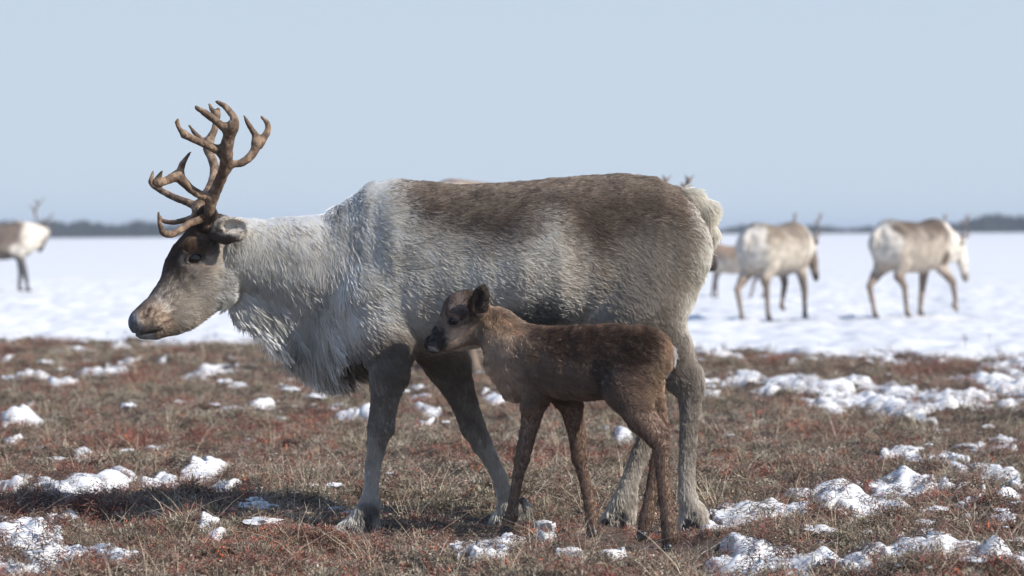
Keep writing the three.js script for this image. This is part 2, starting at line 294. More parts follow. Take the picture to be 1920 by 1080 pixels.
// snow patches lying on the heath: [x, y on the sheet, half width, half height] in sheet pixels, laid flat on the ground
const groundAt = (px, py) => { const d = LENS * CAM_Y / (py - HORIZON); return [(px - 960) / LENS * d, CAM_Z - d, d]; };
const PATCHES = [
  ['small snow lumps at the far left edge of the heath', [[185, 712, 52, 11], [70, 716, 36, 9], [235, 686, 18, 9], [120, 730, 26, 5], [12, 688, 16, 5], [205, 747, 14, 5], [150, 668, 18, 4]]],
  ['long snow lump beside the distant shadow, behind the chin beard', [[386, 710, 46, 11], [440, 700, 10, 5], [300, 690, 10, 5]]],
  ['flat low snow streak at the left edge, halfway up the heath', [[36, 803, 42, 7], [12, 832, 20, 11], [50, 768, 16, 6], [110, 795, 8, 4]]],
  ['small broken snow bits in the heath left of the near foreleg', [[490, 774, 28, 7], [625, 775, 28, 9], [415, 772, 14, 6], [365, 757, 10, 4], [590, 860, 9, 5], [650, 790, 24, 6], [470, 835, 14, 5]]],
  ['small snow lump below the muzzle among red shrubs', [[155, 862, 20, 9], [230, 858, 12, 5], [305, 850, 12, 9], [95, 848, 7, 5], [455, 850, 7, 4]]],
  ['jagged snow patch in front of the shaded ground at left', [[205, 925, 40, 20], [130, 943, 42, 13], [165, 935, 40, 15], [300, 914, 32, 10], [375, 903, 28, 12], [400, 893, 20, 8], [75, 935, 20, 9], [20, 925, 26, 13]]],
  ['thin oval snow slab at the edge of the cow shadow', [[406, 938, 33, 7]]],
  ['blue shaded snow lumps within the cow shadow', [[122, 990, 32, 11], [20, 995, 40, 9], [60, 985, 30, 7], [392, 1000, 20, 7], [350, 1025, 16, 5], [90, 1012, 22, 6], [405, 1022, 14, 4]]],
  ['wide snow patch at the lower left corner', [[35, 1035, 62, 24], [110, 1055, 60, 14], [60, 1078, 90, 14], [175, 1055, 36, 13], [160, 1070, 50, 8], [230, 1075, 30, 6]]],
  ['low snow slabs on the ground before the calf forefeet', [[885, 1037, 72, 10], [955, 1040, 28, 10], [905, 1068, 44, 12], [740, 1045, 17, 4], [1020, 1000, 22, 5], [1022, 1050, 24, 7], [1075, 1076, 40, 6], [1130, 1076, 36, 6]]],
  ['small snow specks between the legs of the two animals', [[1168, 830, 18, 7], [925, 757, 24, 9], [785, 755, 22, 8], [800, 785, 24, 6], [780, 740, 16, 5], [700, 790, 22, 7], [655, 708, 16, 7], [1140, 818, 10, 4], [800, 812, 16, 5], [870, 770, 14, 5]]],
  ['lumpy snow bank at the lower right edge of the picture', [[1430, 1062, 66, 17], [1380, 1072, 40, 14], [1500, 1078, 60, 8], [1590, 1075, 60, 11], [1700, 1062, 60, 16], [1770, 1058, 60, 22], [1850, 1075, 70, 14], [1395, 1045, 30, 9]]],
  ['long white snow patch right of the cow hind hoof', [[1385, 977, 50, 12], [1330, 990, 16, 8], [1470, 967, 52, 11], [1550, 943, 55, 14], [1590, 960, 50, 16], [1660, 935, 46, 13], [1740, 938, 66, 9], [1640, 975, 44, 11], [1690, 922, 46, 9], [1560, 970, 40, 10], [1330, 1005, 14, 7], [1680, 968, 34, 8]]],
  ['broad broken snow field in the heath behind the cow rump', [[1400, 725, 56, 13], [1480, 738, 60, 14], [1560, 748, 80, 16], [1640, 762, 84, 14], [1700, 745, 70, 14], [1790, 757, 60, 16], [1440, 750, 40, 9], [1545, 770, 40, 9], [1690, 778, 60, 9], [1340, 728, 24, 8], [1760, 775, 50, 7], [1610, 730, 40, 7], [1690, 735, 40, 8], [1510, 722, 30, 6]]],
  ['lumpy snow field at the far right edge of the heath', [[1860, 728, 52, 20], [1905, 745, 40, 16], [1875, 700, 34, 9], [1920, 695, 40, 8], [1830, 750, 30, 11], [1885, 775, 28, 6], [1900, 715, 40, 10], [1890, 800, 30, 6]]],
  ['thin snow streak near the front of the snow plain at right', [[1680, 690, 46, 8], [1640, 697, 20, 5], [1330, 675, 30, 4], [1380, 682, 24, 4], [1790, 672, 30, 4], [1860, 680, 40, 4], [1480, 690, 16, 4]]],
  ['narrow snow patch beside an orange shrub at the right', [[1700, 868, 40, 8], [1735, 872, 30, 5], [1790, 870, 18, 11], [1800, 885, 22, 7]]],
  ['small snow lumps at the right edge above the grassy mound', [[1883, 828, 15, 7], [1838, 844, 18, 6], [1912, 830, 12, 8], [1895, 858, 24, 6], [1870, 860, 10, 5]]],
  ['pointed snow lump half hidden by dry grass at the right', [[1868, 900, 36, 16], [1835, 914, 30, 8], [1900, 925, 16, 8], [1834, 940, 13, 6], [1815, 915, 10, 5], [1895, 950, 26, 4], [1885, 996, 15, 5], [1815, 972, 20, 4]]],
  ['two small snow slabs beside the hollow at right', [[1790, 808, 42, 5], [1458, 802, 9, 5], [1395, 812, 10, 4], [1425, 795, 14, 3]]],
];
const patchCells = PATCHES.map(([label, list]) => ({ label, blobs: list.map(([px, py, w, h]) => { const [x, z, d] = groundAt(px, py); return { x, z, rx: w / LENS * d * (px < 700 && py < 880 ? .85 : py > 900 ? 1.12 : 1), rz: Math.max(0.018, h * d * d / (LENS * CAM_Y) * (d > 12 ? 0.8 : 0.95)), d }; }) }));
const snowOf = (blobs, x, z, d) => {
  let t = -1;
  for (const b of blobs) { const u = (x - b.x) / b.rx, v = (z - b.z) / b.rz, r = u * u + v * v; if (r < 4) t = Math.max(t, 1 - Math.sqrt(r)); }
  if (t <= -0.9) return -1;
  const s = d > 12 ? 0.55 : 1;
  return t * 0.9 - 0.02 + 0.36 * n2(x * 8 * s, z * 6 * s) + 0.2 * n2(x * 19 * s + 5, z * 13 * s) + 0.09 * n2(x * 42 * s, z * 34 * s);
};
const bigBlobs = patchCells.flatMap((p) => p.blobs);
const snowHere = (x, z) => { const near = bigBlobs.filter((b) => Math.abs(b.x - x) < b.rx * 1.6 && Math.abs(b.z - z) < b.rz * 1.6); return near.length ? snowOf(near, x, z, CAM_Z - z) : -1; };
for (const { label, blobs } of patchCells) {
  const pos = [], idx = [], done = new Map();
  const d = blobs.reduce((a, b) => a + b.d, 0) / blobs.length, cell = d > 12 ? 0.02 : 0.0085;
  const vert = (i, j, t) => { const key = i * 100003 + j; if (done.has(key)) return done.get(key); const x = i * cell, z = j * cell;
    const own = blobs.reduce((m, b) => Math.hypot((x - b.x) / b.rx, (z - b.z) / b.rz) < 1.7 ? Math.max(m, b.rx) : m, 0.01), hs = Math.min(d > 12 ? 0.022 : 0.012, own * 0.25);
    const h = t > 0 ? hs * Math.sqrt(Math.min(1, t * 1.3)) * (0.8 + 0.45 * n2(x * 5, z * 5)) + hs * 0.45 * sm(0.0, 0.7, n2(x * 9, z * 8)) * sm(0, 0.5, t) + 0.003 * n2(x * 34, z * 34) : -0.02 + Math.max(-0.05, t * 0.2);
    pos.push(x, GROUND(x, z) + (d < 10 ? 0.02 : 0.014) + h, z); done.set(key, pos.length / 3 - 1); return pos.length / 3 - 1; };
  const seen = new Set(), T = new Map(), val = (i, j) => { const key = i * 100003 + j; if (!T.has(key)) T.set(key, snowOf(blobs, i * cell, j * cell, d)); return T.get(key); };
  for (const b of blobs) for (let j = Math.floor((b.z - b.rz * 1.9) / cell); j < (b.z + b.rz * 1.9) / cell; j++) for (let i = Math.floor((b.x - b.rx * 1.9) / cell); i < (b.x + b.rx * 1.9) / cell; i++) {
    const key = i * 100003 + j; if (seen.has(key)) continue; seen.add(key);
    const a = val(i, j), c = val(i + 1, j), e = val(i, j + 1), f = val(i + 1, j + 1);
    if (Math.max(a, c, e, f) <= 0) continue;
    const A = vert(i, j, a), B = vert(i + 1, j, c), D = vert(i, j + 1, e), E = vert(i + 1, j + 1, f);
    idx.push(A, D, B, B, D, E);
  }
  const m = structure(new THREE.Mesh(geometryOf(pos, idx), snowMaterial), 'snow_patch', label);
}
let patchNumber = 0; for (const o of scene.children) if (o.name === 'snow_patch' && patchNumber++) o.name = 'snow_patch_' + String(patchNumber - 1).padStart(3, '0');

// ------------------------------------------------------------------ the reindeer cow and her calf
const P = (x, y) => [x * 640 + 960, HORIZON + (CAM_Y - y) * 640];       // back to sheet pixels, for coat patterns
const r = (px) => px / 640;
const jit = (c, R, a) => { const f = 1 + (R() - 0.5) * a; return [c[0] * f, c[1] * f, c[2] * f]; };
function hoofPart(parent, name, rows, base) {
  const f = new Field(); for (const [a, b, ra, rb] of rows) f.cone(a, b, ra, rb, 0.8, 0.016);
  const xs = rows.flatMap((w) => [w[0], w[1]]), lo = [0, 1, 2].map((q) => Math.min(...xs.map((v) => v[q])) - 0.03), hi = [0, 1, 2].map((q) => Math.max(...xs.map((v) => v[q])) + 0.03);
  return child(parent, name, joinSkins([skin(f, lo, hi, 0.004)], null, base), hoofMaterial);
}
function hoof(parent, heel, toe, dew, z, size, base) {                   // a cloven hoof and, higher on the heel, two dewclaws; positions in sheet pixels
  hoofPart(parent, 'hoof', [-1, 1].map((s) => [S(heel[0], heel[1], z + s * 0.016 * size), S(toe[0], toe[1], z + s * 0.020 * size), 0.019 * size, 0.011 * size]), base);
  if (dew) for (const s of [-1, 1]) hoofPart(parent, 'dewclaw', [[S(dew[0], dew[1], z + s * 0.02 * size), S(dew[0] + 4 * size, dew[1] + 20 * size, z + s * 0.024 * size), 0.013 * size, 0.008 * size]], base);
}
function eye(parent, field, px, py, z0, side, radius, base, lidColor, turn) {
  let z = z0; const [x, y] = S(px, py, z0);
  while (field.at(x, y, z) < 0) z += side * 0.001;
  const g = new THREE.Group(); g.name = 'eye'; g.position.set(x - base[0], y - base[1], z - side * radius * 0.55 - base[2]); parent.add(g);
  child(g, 'eyeball', new THREE.SphereGeometry(radius, 24, 18), eyeMaterial);
  const lid = (from, arc, tube, name, c) => {
    const t = new THREE.TorusGeometry(radius * 1.02, tube, 8, 24, arc); t.rotateZ(from); t.scale(1.12, 0.72, 1); t.rotateZ(turn); t.translate(0, 0, side * radius * 0.56);
    child(g, name, t, new THREE.MeshStandardMaterial({ color: new THREE.Color().setRGB(...c), roughness: 0.8 }));
  };
  lid(0.05, Math.PI - 0.1, radius * 0.3, 'upper_eyelid', lidColor[0]); lid(Math.PI, Math.PI, radius * 0.2, 'lower_eyelid', lidColor[1]);
}

function makeCow() {
  const base = [0.08, 0, -0.06], cow = new THREE.Group(); cow.name = 'reindeer'; cow.position.set(...base); scene.add(cow);
  tag(cow, 'large pale antlered reindeer cow standing in profile beside her brown calf', 'reindeer');
  const Zc = -0.06, f = new Field(), T = (px, py, z) => S(px, py, z);
  f.loft([[592, 450, 600, .05], [640, 386, 664, .115], [690, 348, 680, .16], [740, 338, 676, .195], [800, 342, 668, .212], [860, 348, 656, .228], [920, 346, 648, .246], [980, 342, 640, .262], [1040, 336, 630, .258], [1100, 331, 622, .222], [1160, 327, 615, .205], [1220, 332, 612, .195], [1262, 348, 606, .165], [1295, 370, 580, .115], [1316, 398, 530, .05]]
    .map(([x, t, b, w]) => [r(x - 960), CAM_Y - r(t - HORIZON), CAM_Y - r(b - HORIZON), w, Zc]), 2.15);
  // neck, beard
  f.cone(T(656, 530, Zc), T(548, 499, 0.0), r(116), r(78), 0.72, 0.10); f.cone(T(548, 499, 0.0), T(436, 474, 0.06), r(78), r(62), 0.76, 0.06);
  f.cone(T(615, 590, Zc), T(470, 556, 0.03), r(70), r(40), 0.5, 0.06);
  // head
  const H = 0.075, zm = H + 0.075;                                        // the head is turned a little towards the camera
  f.chain([[T(392, 446, H), r(44)], [T(374, 508, H + .015), r(64)]], 0.66, 0.03);
  f.chain([[T(374, 508, H + .015), r(64)], [T(326, 566, H + .05), r(41)], [T(286, 598, zm), r(32)], [T(272, 606, zm), r(29)]], 0.62, 0.022);
  f.cone(T(396, 540, H + .01), T(330, 600, H + .05), r(36), r(22), 0.75, 0.03);            // jaw
  f.cone(T(318, 612, H + .06), T(292, 622, zm), r(17), r(14), 1.0, 0.012);               // chin
  f.cone(T(262, 604, zm), T(268, 612, zm), r(19), r(17), 1.25, 0.016);                // nose
  for (const s of [-1, 1]) {
    f.cone(T(358, 462, H + .02 + s * 0.052), T(392, 470, H + .005 + s * 0.06), r(13), r(13), 0.8, 0.02);   // brow
    f.cone(T(382, 508, H + .01 + s * 0.06), T(350, 533, H + .03 + s * 0.045), r(11), r(8), 0.8, 0.03);     // cheek bone
    f.cone(T(388, 424, H + s * 0.04), T(389, 408, H + s * 0.055), r(19), r(15), 1, 0.02);       // pedicle
    f.cut(T(274, 584, zm + s * 0.034), T(264, 595, zm + s * 0.034), 0.009, 0.006);
    f.cut(T(254, 627, zm + s * 0.02), T(302, 620, zm - .01 + s * 0.032), 0.0045, 0.004);
  }
  f.cut(T(252, 627, zm - 0.03), T(252, 627, zm + 0.03), 0.004, 0.004);
  // legs
  const nf = 0.09, ff = -0.19, nh = 0.0, fh = -0.19;
  f.chain([[T(712, 560, 0.035), r(84)], [T(730, 640, 0.06), r(50)], [T(730, 700, nf), r(32)], [T(719, 765, nf), r(24)], [T(714, 800, nf), r(24)], [T(706, 830, nf), r(18)], [T(700, 868, nf), r(14)], [T(694, 920, nf), r(13.5)], [T(692, 944, nf), r(17)], [T(674, 974, nf), r(17)], [T(645, 993, nf), r(12)]], 0.8, 0.02, 'near fore');
  f.cone(T(952, 944, ff), T(976, 950, ff), r(13), r(10), 1, 0.012, 'far fore');
  f.cone(T(692, 952, nf), T(694, 976, nf), r(14), r(12), 1, 0.012, 'near fore');
  f.chain([[T(790, 590, -0.15), r(70)], [T(838, 680, -0.18), r(40)], [T(870, 755, ff), r(25)], [T(886, 800, ff), r(23)], [T(903, 832, ff), r(19)], [T(917, 856, ff), r(15)], [T(936, 895, ff), r(14)], [T(945, 922, ff), r(13.5)], [T(951, 948, ff), r(16)], [T(938, 972, ff), r(13)]], 0.8, 0.02, 'far fore');
  f.chain([[T(1225, 470, 0.02), r(104)], [T(1195, 580, 0.035), r(90)], [T(1240, 650, 0.02), r(52)], [T(1276, 700, nh), r(32)], [T(1293, 735, nh), r(24)], [T(1294, 775, nh), r(19)], [T(1290, 830, nh), r(16)], [T(1287, 880, nh), r(15.5)], [T(1288, 928, nh), r(16)], [T(1297, 958, nh), r(19)], [T(1286, 985, nh), r(13)]], 0.7, 0.03, 'near hind');
  f.cone(T(1262, 655, 0.01), T(1308, 716, nh), r(17), r(11), 0.7, 0.015, 'near hind');
  f.chain([[T(1180, 540, -0.17), r(90)], [T(1190, 630, -0.18), r(54)], [T(1232, 700, fh), r(30)], [T(1240, 745, fh), r(21)], [T(1222, 790, fh), r(17)], [T(1200, 850, fh), r(16)], [T(1180, 905, fh), r(16.5)], [T(1167, 945, fh), r(20)], [T(1145, 973, fh), r(14)]], 0.75, 0.03, 'far hind');
  f.cone(T(1232, 690, fh), T(1253, 742, fh), r(14), r(9), 0.7, 0.015, 'far hind');

  const headBox = [T(228, 660, 0)[0], T(0, 662, 0)[1], -0.06, T(446, 0, 0)[0], T(0, 380, 0)[1], 0.28];
  const inHead = (x, y, z) => x < headBox[3] && y > headBox[1];
  const W = { white: [.93, .90, .845], pale: [.84, .80, .74], grey: [.55, .505, .455], taupe: [.31, .258, .21], brown: [.20, .15, .115], dark: [.09, .07, .058], black: [.028, .024, .023], warm: [.20, .12, .07] };
  const N = [262, 600];
  const headColor = (qx, qy, z) => {
    const dx = qx - N[0], dy = qy - N[1], u = dx * .616 - dy * .787, v = dx * .787 + dy * .616, nz = n3(qx * .07, qy * .07, z * 30) * 9, nf2 = n3(qx * .19, qy * .19, z * 60) * 5;
    let c = mix([.46, .395, .33], [.66, .605, .53], sm(15, 75, v + nz));                              // cheek
    c = mix(c, W.white, sm(404, 432, qx + (qy - 500) * .18 + nz));
    const band = 6 + 12 * sm(90, 150, u) + 8 * sm(170, 205, u) - 6 * sm(40, 10, u);
    c = mix([.092, .068, .055], c, sm(band - 10, band + 30, v + nz * 1.2 + nf2 * 1.6));              // dark bridge of the nose and forehead
    c = mix(c, [.24, .16, .11], sm(36, 18, Math.hypot((qx - 374) * .9, qy - 462)) * .75);           // brown above the eye
    c = mix(c, [.11, .085, .07], sm(26, 12, Math.hypot((qx - 362), (qy - 494) * 1.2)) * .75);
    c = mix(c, [.60, .51, .43], sm(8, 2, Math.abs(Math.hypot((qx - 374) * .8, qy - 486) - 20)) * sm(474, 488, qy));
    const muz = sm(46, 26, Math.hypot((qx - 300) * .95, qy - 606) + nz * .6);
    c = mix(c, mix([.13, .075, .045], [.38, .265, .175], sm(-.2, .6, n3(qx * .11, qy * .09, z * 40) + (qx - 300) * .012)), muz * .9);
    c = mix(c, W.black, sm(20, 8, Math.hypot((qx - 292) * .6, qy - 617)) * .85);
    c = mix(c, mix([.05, .05, .055], [.15, .15, .16], sm(.1, .8, n3(qx * .25, qy * .08, 3))), sm(32, 16, Math.hypot(qx - 257, (qy - 605) * .9) + nf2 * .6));     // grey nose
    c = mix(c, [.24, .235, .245], sm(15, 8, Math.hypot((qx - 288) * .7, qy - 634)));                  // lower lip
    c = mix(c, W.dark, sm(436, 424, qy + (qx - 380) * .3 + nz) * sm(335, 350, qx) * .5);
    return c;
  };
  const backLine = [[700, 250], [730, 330], [756, 378], [790, 418], [860, 438], [940, 452], [985, 430], [1030, 392], [1060, 440], [1110, 470], [1160, 440], [1210, 420], [1300, 432]];
  const earColor = (qx, qy, z) => mix(mix([.13, .10, .08], [.58, .53, .46], sm(-.1, .3, n3(qx * .1, qy * .1, z * 40) * .7 + (438 - qy) * .02 + (qx - 415) * .008)), [.12, .092, .072], sm(434, 446, qy - (qx - 430) * .3));
  const coat = (x, y, z) => {
    const [qx, qy] = P(x, y);
    if (qx < 440 && qy < 660 && y > headBox[1] && qx < 470 - Math.max(0, 520 - qy) * .3) { const c = headColor(qx, qy, z); if (qx < 425) return c; }
    const nA = n3(qx * .012, qy * .012, z * 4), nB = n3(qx * .035, qy * .035, z * 12), nC = n3(qx * .1, qy * .1, z * 30);
    let c = mix(W.white, W.pale, sm(640, 780, qx + nA * 40) * .75);
    const yb = interp(backLine, qx)[1], back = (1 - sm(yb - 36, yb + 40, qy + nB * 22 + nC * 14)) * sm(690, 745, qx + (qy - 330) * .25 + nB * 14);
    // haunch: grey-taupe, lighter flank in front of it
    const haunch = sm(1040, 1130, qx - (qy - 520) * .15 + nB * 22), low = sm(540, 620, qy + nB * 20);
    c = mix(c, mix([.52, .465, .4], W.taupe, low * .8 + .15 * nC), haunch * .9);
    c = mix(c, W.grey, .45 * sm(.1, .7, nA + nB * .5) * sm(700, 800, qx));
    c = mix(c, mix(W.brown, [.36, .285, .225], sm(-.2, .8, nB + nC * .7)), back);
    c = mix(c, mix([.075, .066, .06], [.3, .28, .25], sm(.1, .8, nC + nB * .3)), sm(1.1, .4, Math.hypot((qx - 1004) / 84, (qy - 592) / 42) + nB * .25 + nC * .15) * .9);
    // shoulder and fore arm
    c = mix(c, W.taupe, sm(1.15, .5, Math.hypot((qx - 716) / 92, (qy - 668) / 66) + nB * .3) * .95);
    c = mix(c, W.brown, sm(1.1, .4, Math.hypot((qx - 645) / 36, (qy - 662) / 40) + nB * .3) * .75);
    c = mix(c, W.brown, sm(1.1, .4, Math.hypot((qx - 800) / 46, (qy - 690) / 42) + nB * .3) * .8);
    // white rump
    const xb = interp([[350, 1292], [440, 1303], [500, 1290], [560, 1268], [640, 1258]], qy)[1];
    c = mix(c, [.82, .79, .73], sm(xb - 9, xb + 9, qx + nB * 6) * sm(660, 560, qy));
    const li = f.leg(x, y, z), lw = sm(590, 740, qy + nB * 24 + nC * 14);
    if (lw > 0 && li && li.d < 0.03) {
      const nL = n3(qx * .11, qy * .018, z * 30) + .5 * n3(qx * .25, qy * .04, z * 60);
      let l;
      if (li.leg.endsWith('fore')) {
        l = mix([.28, .23, .19], [.48, .43, .375], sm(-.2, .8, nL + (qy - 760) * .004));
        l = mix(l, [.66, .625, .575], sm(790, 890, qy + nL * 30) * .85); l = mix(l, [.78, .75, .70], sm(935, 980, qy + nC * 8) * .85);
        l = mix(l, [.095, .075, .065], sm(26, 10, Math.hypot((qx - 694) * 1, (qy - 948))) * .6);
      } else {
        l = mix([.46, .41, .355], [.34, .29, .245], sm(.0, .7, nL));
        l = mix(l, [.74, .70, .64], sm(820, 930, qy + nL * 24) * .85);
      }
      c = mix(c, l, lw);
    }
    return c;
  };
  const bodySkin = skin(f, [T(560, 0, 0)[0] - 0.35, -0.03, -0.45], [T(1345, 0, 0)[0], T(0, 310, 0)[1], 0.36], 0.0115, (x, y, z) => !(x < headBox[3] - 0.012 && y > headBox[1] + 0.02));
  const headSkin = skin(f, [headBox[0], headBox[1], headBox[2]], [headBox[3], headBox[4], headBox[5]], 0.0042);
  child(cow, 'body', joinSkins([bodySkin, headSkin], furry(coat), base), skinMaterial);
  // ears
  const earSkins = [];
  for (const s of [1, -1]) {
    const e = new Field(), zE = H + s * 0.06, z1 = H + s * 0.1, z2 = H + s * 0.118;
    e.cone(S(404, 438, zE), S(424, 432, z1), r(14), r(22), 0.5, 0.02); e.cone(S(424, 432, z1), S(446, 430, z2), r(22), r(19), 0.42, 0.02); e.cone(S(446, 430, z2), S(461, 427, z2), r(19), r(7), 0.42, 0.02);
    e.cut(S(426, 424, z1 + s * 0.024), S(450, 424, z2 + s * 0.018), 0.019, 0.006);
    const k = skin(e, [S(380, 0, 0)[0], S(0, 470, 0)[1], Math.min(zE, z2) - 0.06], [S(472, 0, 0)[0], S(0, 395, 0)[1], Math.max(zE, z2) + 0.06], 0.0042);
    earSkins.push(k); child(cow, 'ear', joinSkins([k], (x, y, z) => earColor(...P(x, y), z), base), skinMaterial);
  }
  // tail
  const tf = new Field().chain([[S(1288, 378, Zc), r(24)], [S(1318, 396, Zc), r(18)], [S(1327, 432, Zc), r(12)], [S(1326, 462, Zc), r(5)]], 0.8, 0.02);
  const tailSkin = skin(tf, [S(1270, 0, 0)[0], S(0, 480, 0)[1], Zc - .06], [S(1365, 0, 0)[0], S(0, 355, 0)[1], Zc + .06], 0.007);
  const tailColor = (x, y) => { const [qx, qy] = P(x, y); return mix([.8, .76, .69], [.48, .4, .3], sm(14, 4, Math.abs(qx - 1326)) * sm(425, 440, qy) * .6); };
  child(cow, 'tail', joinSkins([tailSkin], furry(tailColor), base), skinMaterial);
  for (const s of [1, -1]) eye(cow, f, 371, 485, H + .012, s, 0.0225, base, [[.045, .03, .024], [.12, .085, .066]], 0.25);
  hoof(cow, [668, 984], [642, 1000], [688, 972], nf, 1.0, base); hoof(cow, [948, 966], [934, 980], [980, 940], ff, 0.9, base);
  hoof(cow, [1294, 978], [1284, 992], [1303, 966], nh, 1.0, base); hoof(cow, [1152, 970], [1134, 980], [1168, 966], fh, 0.95, base);
  // coat of hair
  addFur(cow, [bodySkin, headSkin, ...earSkins, tailSkin], 430000, (x, y, z, nz) => {
    const [qx, qy] = P(x, y); let d = nz < -0.15 ? 0.3 : 1;
    if (qx < 440 && y > headBox[1]) d *= 2.4; else if (qy > 680) d *= 1.5;
    return d;
  }, (p, n, R, skinned) => {
    const [qx, qy] = P(p[0], p[1]), z = p[2];
    const nB = n3(qx * .02, qy * .02, z * 8), nC = n3(qx * .06, qy * .06, z * 24);
    const isHead = qx < 432 && p[1] > headBox[1];
    let flow, len, width, lift, color, turn;
    if (earSkins.includes(skinned)) {
      return { flow: [1, .1, 0], len: .006 + R() * .006, width: .0011, lift: .2, color: jit(earColor(qx, qy, z), R, .5), turn: (R() - .5) * 1.4 };
    }
    if (skinned === tailSkin) {
      return { flow: [.12 + .5 * sm(392, 372, qy), -1, 0], len: .026 + R() * .024, width: .0016, lift: .12 + R() * .14, color: jit(tailColor(p[0], p[1]), R, .3), turn: (R() - .5) * .5 };
    }
    { const far = isHead ? .006 : qy > 700 ? .012 : .05; color = coat(p[0] + (R() - .5) * far * 1.3, p[1] + (R() - .5) * far, z); }   // tones mingle hair by hair
    if (isHead) {
      const bare = sm(30, 20, Math.hypot(qx - 256, qy - 604)), dEye = Math.hypot(qx - 371, qy - 485);
      if (dEye < 13) return null;
      const ruff = sm(395, 430, qx) * sm(470, 520, qy);
      len = (.0075 + .011 * sm(300, 390, qx)) * (1 - .45 * bare) * (.7 + .6 * R()) + ruff * .022 + sm(340, 330, qy) * 0 + .014 * sm(560, 610, qy) * sm(320, 350, qx);
      width = .0010 + .0006 * sm(330, 420, qx); lift = .16 + .3 * sm(400, 390, qx) * sm(440, 415, qy);
      const v = (qx - N[0]) * .787 + (qy - N[1]) * .616;
      flow = [.616 + .25 * sm(20, 70, v), .787 - 1.2 * sm(25, 80, v), 0];
      turn = nC * .5 + (R() - .5) * .7;
      return { flow, len, width, lift, color: jit(color, R, .55), turn };
    }
    const li = qy > 655 ? f.leg(p[0], p[1], z) : null;
    if (li && li.d < .03 && R() < sm(650, 745, qy) + .0001) {
      const hf = sm(900, 985, qy), hind = li.leg.endsWith('hind');
      len = .011 + .009 * R() + hf * (.010 + .018 * R()) + (hind ? hf * .022 * sm(-.2, .8, li.dx) : 0); width = .0013; lift = .08 + .10 * R() + .14 * hf * sm(0, 1, li.dx);
      flow = [.12 + .3 * sm(.2, 1, li.dx), -1, 0]; turn = nC * .45 + (R() - .5) * .6;
      return { flow, len, width, lift, color: jit(color, R, .5), turn };
    }
    const chest = sm(720, 600, qx) * sm(540, 650, qy), neck = sm(740, 620, qx);
    flow = [1 - .55 * neck - .3 * sm(560, 640, qy), -.25 - .75 * neck - .4 * sm(420, 600, qy) - .5 * chest - .9 * sm(1120, 1240, qx) * sm(400, 520, qy), 0];
    len = .018 + .013 * R() + .014 * neck + chest * (.045 + .05 * R()) + .012 * sm(1280, 1320, qx); width = .0012 + .0004 * R(); lift = .045 + .03 * nC + .05 * R() + (R() < .03 ? .12 : 0) + chest * .9 * Math.max(0, -n[1]);
    turn = nB * .35 + nC * .35 + chest * n3(qx * .011, qy * .011, z * 3 + 9) * .7 + (R() - .5) * (.7 - .25 * chest); len *= 1 - chest * .5 * sm(0, .6, nC);
    // locks: neighbouring hairs share a tone and part along the flow
    const lock = n3((qx * flow[0] - qy * flow[1]) * .02, (qx * flow[1] + qy * flow[0]) * .13, z * 20);
    const tone = 1 + .10 * lock + .10 * nC;
    if (R() < .05 * sm(.1, .6, lock + nB) * 6 * (color[0] > .3 ? 1 : .4)) { color = mix(color, [.10, .088, .08], .55); }
    color = [color[0] * tone, color[1] * tone, color[2] * tone];
    return { flow, len, width, lift, color: jit(color, R, .24), turn };
  }, base, 501);
  // antlers
  const antlerMaterial = new THREE.MeshStandardMaterial({ vertexColors: true, roughness: 0.82 });
  const antlerTone = (x, y, z, nx, ny) => {
    const t = n3(x * 28, y * 28, z * 28), q = n3(x * 90, y * 90, z * 90), w = n3(x * 14 + 5, y * 14, z * 14);
    let c = mix([.135, .088, .058], [.30, .205, .135], sm(-.25, .7, t * .7 + w * .5)); c = mix(c, [.06, .04, .03], sm(.2, .7, q - t * .3) * .7); return c;
  };
  const antler = (s, chains) => {
    const a = new Field(); a.rough = .0011; for (const rows of chains) a.stem(rows.map(([px, py, dz, rad]) => [S(px, py, H + s * dz), r(rad)]), 0.012);
    const k = skin(a, [S(268, 0, 0)[0], S(0, 448, 0)[1], Math.min(H, H + s * .3) - .03], [S(516, 0, 0)[0], S(0, 180, 0)[1], Math.max(H, H + s * .3) + .03], 0.0042);
    child(cow, 'antler', joinSkins([k], antlerTone, base), antlerMaterial);
  };
